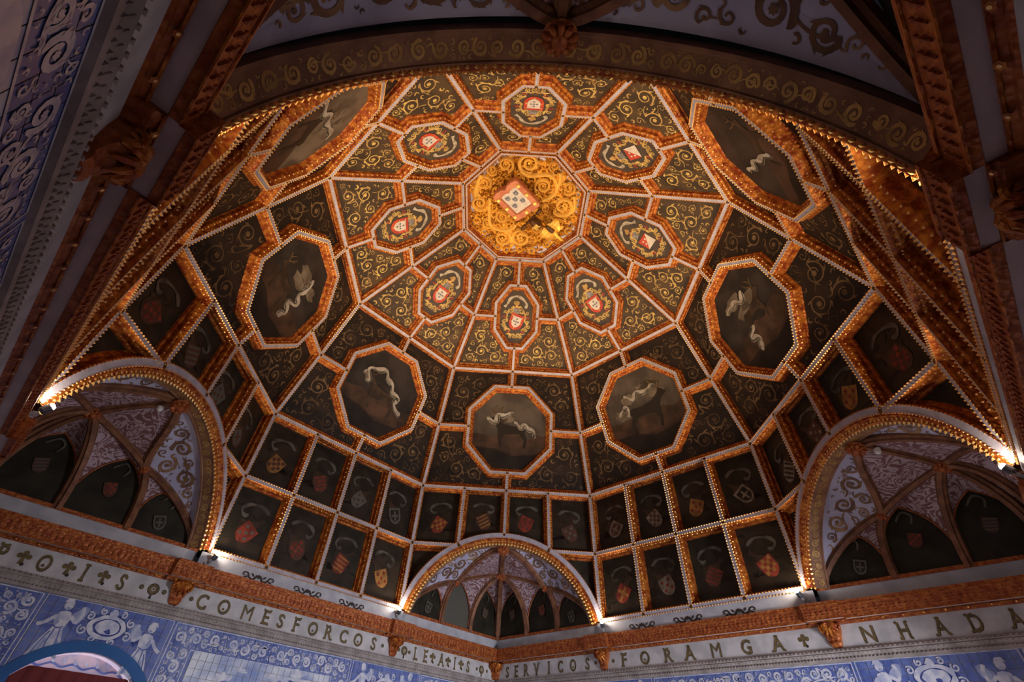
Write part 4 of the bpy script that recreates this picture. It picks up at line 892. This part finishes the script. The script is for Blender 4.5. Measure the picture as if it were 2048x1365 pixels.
# ------------------------------------------------------------------ tiled walls and windows
ZF = -H0/S
def arch_pts(s0, hw, zs, zc, n=17):
    r = ((zc-zs)**2+hw*hw)/(2*(zc-zs)); cz = zc-r; x = np.linspace(-hw, hw, n)
    return [(s0+q, cz+math.sqrt(max(r*r-q*q, 0))) for q in x]
WINN = 0
def figure(mb, fr, c, sc_, fl):              # standing draped figure painted in white and blue
    F = lambda p: np.asarray(p, float)*np.array([fl, 1])*sc_+np.array(c)
    poly(mb, fr, F([(-.16, .32), (-.10, .44), (.0, .46), (.12, .42), (.16, .30), (.10, .12), (.22, -.18), (.32, -.50), (.12, -.46), (.02, -.52), (-.14, -.44), (-.30, -.50), (-.20, -.12), (-.11, .10)]), .0012, 'azwhite')
    disc(mb, fr, F([(.02, .57)])[0], .095*sc_, .0014, 'azwhite', 12); poly(mb, fr, F([(-.09, .60), (-.02, .72), (.10, .72), (.15, .62), (.06, .64)]), .0018, 'azwhite')
    for pts in ([(-.14, .36), (-.30, .26), (-.34, .46), (-.28, .60)], [(.14, .34), (.28, .18), (.42, .10)]): ribbon(mb, fr, F(smooth(pts, 10)), .075*sc_, .0010, 'azwhite')
    for pts in ([(-.06, .10), (-.12, -.15), (-.20, -.42)], [(.04, .08), (.06, -.2), (.02, -.46)], [(.10, .02), (.18, -.22), (.22, -.44)], [(-.10, .14), (.02, .10), (.12, .14)]): ribbon(mb, fr, F(smooth(pts, 9)), .028*sc_, .0016, 'azulejo')
    for pts in ([(.10, .40), (.13, .26), (.09, .10), (.03, .20)], [(-.18, -.16), (-.24, -.46), (-.13, -.42), (-.08, -.1)], [(.12, -.12), (.20, -.44), (.11, -.42), (.06, -.15)], [(-.05, .52), (.0, .48), (.06, .50), (.02, .55)]): poly(mb, fr, F(pts), .0015, 'azmid')
    for pts in ([(-.12, .40), (-.34, .62), (-.44, .58), (-.40, .36), (-.24, .22)],): poly(mb, fr, F(pts), .0009, 'azmid')
    poly(mb, fr, F([(-.10, .42), (-.30, .50), (-.36, .30), (-.24, .12), (-.14, .20)]), .0008, 'azdark')
def cartouche(mb, fr, c, sc_, rng):
    for rx, ry, m, h in ((.62, .40, 'azdark', .0008), (.56, .36, 'azwhite', .0012), (.42, .25, 'azdark', .0016), (.37, .215, 'azwhite', .0020)): poly(mb, fr, blob(rng, c, rx*sc_, ry*sc_, 16, .06), h, m)
    for sg in (-1, 1):
        for x, y, r, d in ((.62, .22, .13, 1), (.66, -.18, .15, -1), (.30, .42, .11, -1), (.30, -.38, .12, 1)): ribbon(mb, fr, spiral_path((c[0]+sg*x*sc_, c[1]+y*sc_), r*sc_, 2.2, d*sg, 1.2, 16, .25), .05*sc_, .0022, 'azwhite')
    poly(mb, fr, blob(rng, (c[0], c[1]+.40*sc_), .13*sc_, .12*sc_, 10, .2), .0024, 'azwhite'); poly(mb, fr, blob(rng, (c[0]+.06*sc_, c[1]-.12*sc_), .10*sc_, .07*sc_, 8, .3), .0024, 'azdark')
def lineframe(mb, fr, x0, y0, x1, y1, w, h, m):
    for a, b in (((x0, y0), (x1, y0)), ((x1, y0), (x1, y1)), ((x1, y1), (x0, y1)), ((x0, y1), (x0, y0))): ribbon(mb, fr, [a, b], w, h, m)
ZT = -.204
LAY = {'wall_far_left': [('border', -1.03, -.742), ('over', -.738, -.400), ('picture', -.396, .254), ('figures', .258, .592), ('border', .596, 1.03)],
       'wall_far_right': [('border', -1.03, -.56), ('figures', -.556, -.224), ('border', -.220, .452), ('over', .456, .84), ('border', .844, 1.03)],
       'wall_near_left': [('picture', -1.03, -.40), ('border', -.396, -.05), ('picture', -.046, .60), ('border', .604, 1.03)],
       'wall_near_right': [('border', -1.03, -.5), ('picture', -.496, .15), ('border', .154, .5), ('picture', .504, 1.03)]}
for wi, (wn, (n, tt)) in enumerate(WALLS.items()):
    s0, hw, zb, zs, zc, wat = WIN[wn]
    wall = empty(wn, n*WP+ZV*ZF, kind='structure', label='tall wall clad in blue and white azulejo tiles, '+wn.replace('wall_', '').replace('_', ' ')+' side')
    wf = Fr(n*WP, tt, ZV, -n)
    ap = arch_pts(s0, hw, zs, zc)
    mb = MB(); E_ = .001
    for q in ([(-WP, ZF), (s0-hw, ZF), (s0-hw, ZT+.03), (-WP, ZT+.03)], [(s0+hw, ZF), (WP, ZF), (WP, ZT+.03), (s0+hw, ZT+.03)], [(s0-hw, ZF), (s0+hw, ZF), (s0+hw, zb), (s0-hw, zb)]): poly(mb, wf, q, -E_, 'plaster')
    for i in range(len(ap)-1): poly(mb, wf, [ap[i], ap[i+1], (ap[i+1][0], ZT+.03), (ap[i][0], ZT+.03)], -E_, 'plaster')
    mb.build('wall_core', wall)
    # tile field: individual tiles with open joints
    TS = .0222; mbs = {'azulejo': MB(), 'azsky': MB()}; g = .0006
    pics = [(a+.075, b-.075) for kd, a, b in LAY[wn] if kd == 'picture']
    r_ = ((zc-zs)**2+hw*hw)/(2*(zc-zs)); cz = zc-r_
    for i in range(int(2*WP/TS)):
        for j in range(int((ZT-ZF)/TS)):
            x0 = -WP+i*TS; y1 = ZT-j*TS; y0 = y1-TS; x1 = x0+TS
            if x1 > s0-hw and x0 < s0+hw and y1 > zb:
                xm = min(abs(x0-s0), abs(x1-s0)); top = cz+math.sqrt(max(r_*r_-xm*xm, 0)) if xm < hw else -9
                if y0 < top: continue
            key = 'azsky' if (any(a <= (x0+x1)/2 <= b for a, b in pics) and y1 < ZT-.066) else 'azulejo'
            mbs[key].add(wf(lift([(x0+g, y0+g), (x1-g, y0+g), (x1-g, y1-g), (x0+g, y1-g)], .0004)), [[0, 1, 2, 3]], key)
    for key, mb in mbs.items():
        if mb.n: mb.build('tile_field', wall, kind='stuff')
    rng = np.random.default_rng(60+wi); far = 'far' in wn
    for kd, a, b in LAY[wn]:
        mb = MB(); zl = ZT-.16 if kd != 'over' else ZT-.09
        if kd in ('border', 'picture'):
            lineframe(mb, wf, a+.004, ZT-.30, b-.004, ZT-.004, .0028, .001, 'azwhite'); strips = []
            if kd == 'border':
                m_ = max(1, round((b-a)/.17))
                for q in range(m_):
                    xa = a+.008+(b-a-.016)*q/m_; xb = a+.008+(b-a-.016)*(q+1)/m_; strips += [[(xa, ZT-.085), (xb, ZT-.085), (xb, ZT-.008), (xa, ZT-.008)], [(xa, ZT-.165), (xb, ZT-.165), (xb, ZT-.087), (xa, ZT-.087)]]
            else:
                m_ = max(2, round((b-a)/.15))
                for q in range(m_): strips.append([(a+.008+(b-a-.016)*q/m_, ZT-.064), (a+.008+(b-a-.016)*(q+1)/m_, ZT-.064), (a+.008+(b-a-.016)*(q+1)/m_, ZT-.008), (a+.008+(b-a-.016)*q/m_, ZT-.008)])
                for q in range(2):
                    for xa in (a+.008, b-.070): strips.append([(xa, ZT-.066-.1*(q+1)), (xa+.062, ZT-.066-.1*(q+1)), (xa+.062, ZT-.066-.1*q), (xa, ZT-.066-.1*q)])
                lineframe(mb, wf, a+.073, ZT-.30, b-.073, ZT-.067, .0026, .001, 'azwhite')
                for q in range(16):          # painted trees along the horizon of the scene
                    x = rng.uniform(a+.09, b-.09); y = ZT-.07-rng.uniform(.05, .13); poly(mb, wf, blob(rng, (x, y), rng.uniform(.012, .028), rng.uniform(.010, .022), 12, .4), .0010+.0001*q, 'azdark' if q % 3 else 'azulejo')
                for q in range(8):
                    x = rng.uniform(a+.10, b-.10); y = ZT-.07-rng.uniform(.01, .06); poly(mb, wf, blob(rng, (x, y), rng.uniform(.02, .05), rng.uniform(.006, .014), 12, .35), .0008+.0001*q, 'azwhite')
            for q, st in enumerate(strips): scrolls(mb, wf, st, 300+wi*40+q, ['azwhite'], .0012, .019, .0022, 110, 'azwhite', lw=.34, n=16)
        elif kd == 'over':
            lineframe(mb, wf, a+.002, ZT-.36, b-.002, ZT-.002, .0024, .001, 'azwhite'); cxx = s0
            cartouche(mb, wf, (cxx, ZT-.052), .085, rng); figure(mb, wf, (a+.062, ZT-.085), .115, -1); figure(mb, wf, (b-.055, ZT-.100), .115, 1)
        else:
            lineframe(mb, wf, a+.002, ZT-.36, b-.002, ZT-.002, .0024, .001, 'azwhite'); cartouche(mb, wf, ((a+b)/2, ZT-.075), .10, rng); figure(mb, wf, (a+.055, ZT-.085), .11, -1); figure(mb, wf, (b-.055, ZT-.085), .11, 1)
        mb.build('tile_picture', wall)
    # window with blue painted surround; near-wall ones are unseen, added for their light
    WINN += 1
    win = empty(f'window_{WINN}', n*WP+tt*s0+ZV*zb, kind='structure', label='arched window with a blue painted surround in the '+wn.replace('wall_', '').replace('_', ' ')+' wall')
    path = [(s0-hw, zb)]+ap+[(s0+hw, zb)]
    mb = MB(); outp = offset_path(np.array(path), .026, False); inp = np.array(path); N_ = len(path)
    v = np.concatenate([lift(inp, .0042), lift(outp, .0042), lift(outp, 0), lift(inp, -.01)]); mb.add(wf(v), [[r*N_+i, r*N_+i+1, (r+1)*N_+i+1, (r+1)*N_+i] for r in (0, 1) for i in range(N_-1)]+[[i, i+1, 3*N_+i+1, 3*N_+i] for i in range(N_-1)], 'blueframe'); mb.build('surround', win)
    dp = .10; mb = MB(); v = np.concatenate([lift(inp, -.008), lift(inp*1.0, -dp)]); mb.add(wf(v), [[i, i+1, N_+i+1, N_+i] for i in range(N_-1)], 'reveal')
    poly(mb, wf, [(s0-hw, zb), (s0+hw, zb), (s0+hw, zc), (s0-hw, zc)], -dp-.004, 'plaster'); mb.build('reveal', win)
    if far:
        mb = MB(); x = np.linspace(s0-hw*.99, s0+hw*.99, 41); tp = [min(-.362, cz+math.sqrt(max(r_*r_-(q-s0)**2, 0))-.004) for q in x]
        v = [(q, z_, -.030+.003*math.sin(i*1.3)) for i, (q, z_) in enumerate(zip(x, tp))]+[(q, -.47, -.030+.005*math.sin(i*1.3)) for i, q in enumerate(x)]
        mb.add(wf(v), [[i, i+1, 41+i+1, 41+i] for i in range(40)], 'curtain')
        mb.add(wf([(q[0], q[1], q[2]-.003) for q in v]), [[i, i+1, 41+i+1, 41+i] for i in range(40)], 'curtain')
        if wn == 'wall_far_left': mb.build('curtain', None, label='dark red curtain hanging in the blue arched window at lower left', category='curtain')
        mb = MB(); v = [(q, cz+math.sqrt(max(r_*r_-(q-s0)**2, 0)), -.075) for q in x]+[(q, -.46, -.075) for q in x]
        mb.add(wf(v), [[i, i+1, 41+i+1, 41+i] for i in range(40)], 'reveal')
        tf = Fr(wf(((0, 0, -.0745),))[0], tt, ZV, -n); vn = np.linspace(-hw*.9, hw*.9, 60); ribbon(mb, tf, np.column_stack([s0+vn, -.347-.010*(vn/hw)**2+.004*np.sin(np.arange(60)*.55)]), .005, 0, 'azulejo')
        for i in range(3, 57, 6): poly(mb, tf, leaf((s0+vn[i], -.345), 1.2+.8*math.sin(i), .018, .010), .0006, 'azwhite' if i % 4 else 'azulejo')
        mb.build('tympanum', win, label='pale tiled tympanum with a painted blue vine')
    mb = MB()
    for q in (-1, -.33, .33, 1): poly(mb, wf, [(s0+q*hw*.97-.006, zb), (s0+q*hw*.97+.006, zb), (s0+q*hw*.97+.006, zs), (s0+q*hw*.97-.006, zs)], -dp+.002, 'ribwood')
    mb.build('sash', win)
    mb = MB(); poly(mb, wf, [(s0-hw, zb), (s0+hw, zb), (s0+hw, zs), (s0-hw, zs)], -dp, 'glass'); mb.build('pane', win)
mb = MB(); mb.add([np.array((x, y, ZF)) for x, y in ((0, -1.49), (1.49, 0), (0, 1.49), (-1.49, 0))], [[0, 1, 2, 3]], 'floor'); mb.build('floor', None, kind='structure', label='hall floor below the frame, paled to bounce light upward')

# ------------------------------------------------------------------ spotlights on the cornice
SPL = {0: 'small lit spotlight at the right foot of the far corner arch', 7: 'small lit spotlight at the left foot of the far corner arch', 1: 'small lit spotlight at the left foot of the right corner arch',
       2: 'small lit spotlight at the far right edge, by the right corner arch', 6: 'small lit spotlight at the right foot of the left corner arch', 5: 'small lit spotlight at the far left edge, by the left corner arch',
       3: 'small spotlight tucked behind the cornice at the right foot of the near arch', 4: 'small spotlight tucked behind the cornice at the left foot of the near arch'}
for k in range(8):
    V = vertex(0, k, 1); th = math.radians(45*k+22.5+(D2 if k % 2 == 0 else -D2)); nn = np.array([math.sin(th), math.cos(th), 0]); tg = np.array([math.cos(th), -math.sin(th), 0])
    side = (1 if k % 2 == 0 else -1)          # towards the plain wall, away from the arch
    c = V-nn*.020+tg*side*.010-ZV*.028
    if k in (3, 4): c = V+nn*.003+tg*side*.004-ZV*.050      # these two sit low behind the near cornice
    t = empty('spotlight', c, label=SPL[k], category='spotlight', group='spotlights on the cornice')
    aim = (-nn*.72+ZV*1.0); aim /= np.linalg.norm(aim)
    mb = MB(); tube(mb, [c, c+aim*.004, c+aim*.018], [.007, .0085, .0085], 'lampbody', 14); mb.build('body', t)
    mb = MB(); sphere(mb, c+aim*.0185, .0068, 'lens', nu=8, nv=5); mb.build('lens', t, smooth=True)
    mb = MB(); tube(mb, [c+nn*.012-ZV*.012, c-ZV*.002], .0035, 'lampmount', 8); tube(mb, [c+nn*.022-ZV*.014-tg*.012, c+nn*.022-ZV*.014+tg*.012], .005, 'lampmount', 8); mb.build('mount', t)
    d = bpy.data.lights.new('spot_beam', 'SPOT'); d.energy = SPOT_W*(.7 if k in (3, 4) else 1); d.color = SPOT_COL; d.spot_size = math.radians(86); d.spot_blend = .85; d.shadow_soft_size = .05
    o = bpy.data.objects.new('spot_beam', d); C.objects.link(o); o.location = W(c+aim*.030)
    o.rotation_euler = Vector(aim).to_track_quat('-Z', 'Y').to_euler()
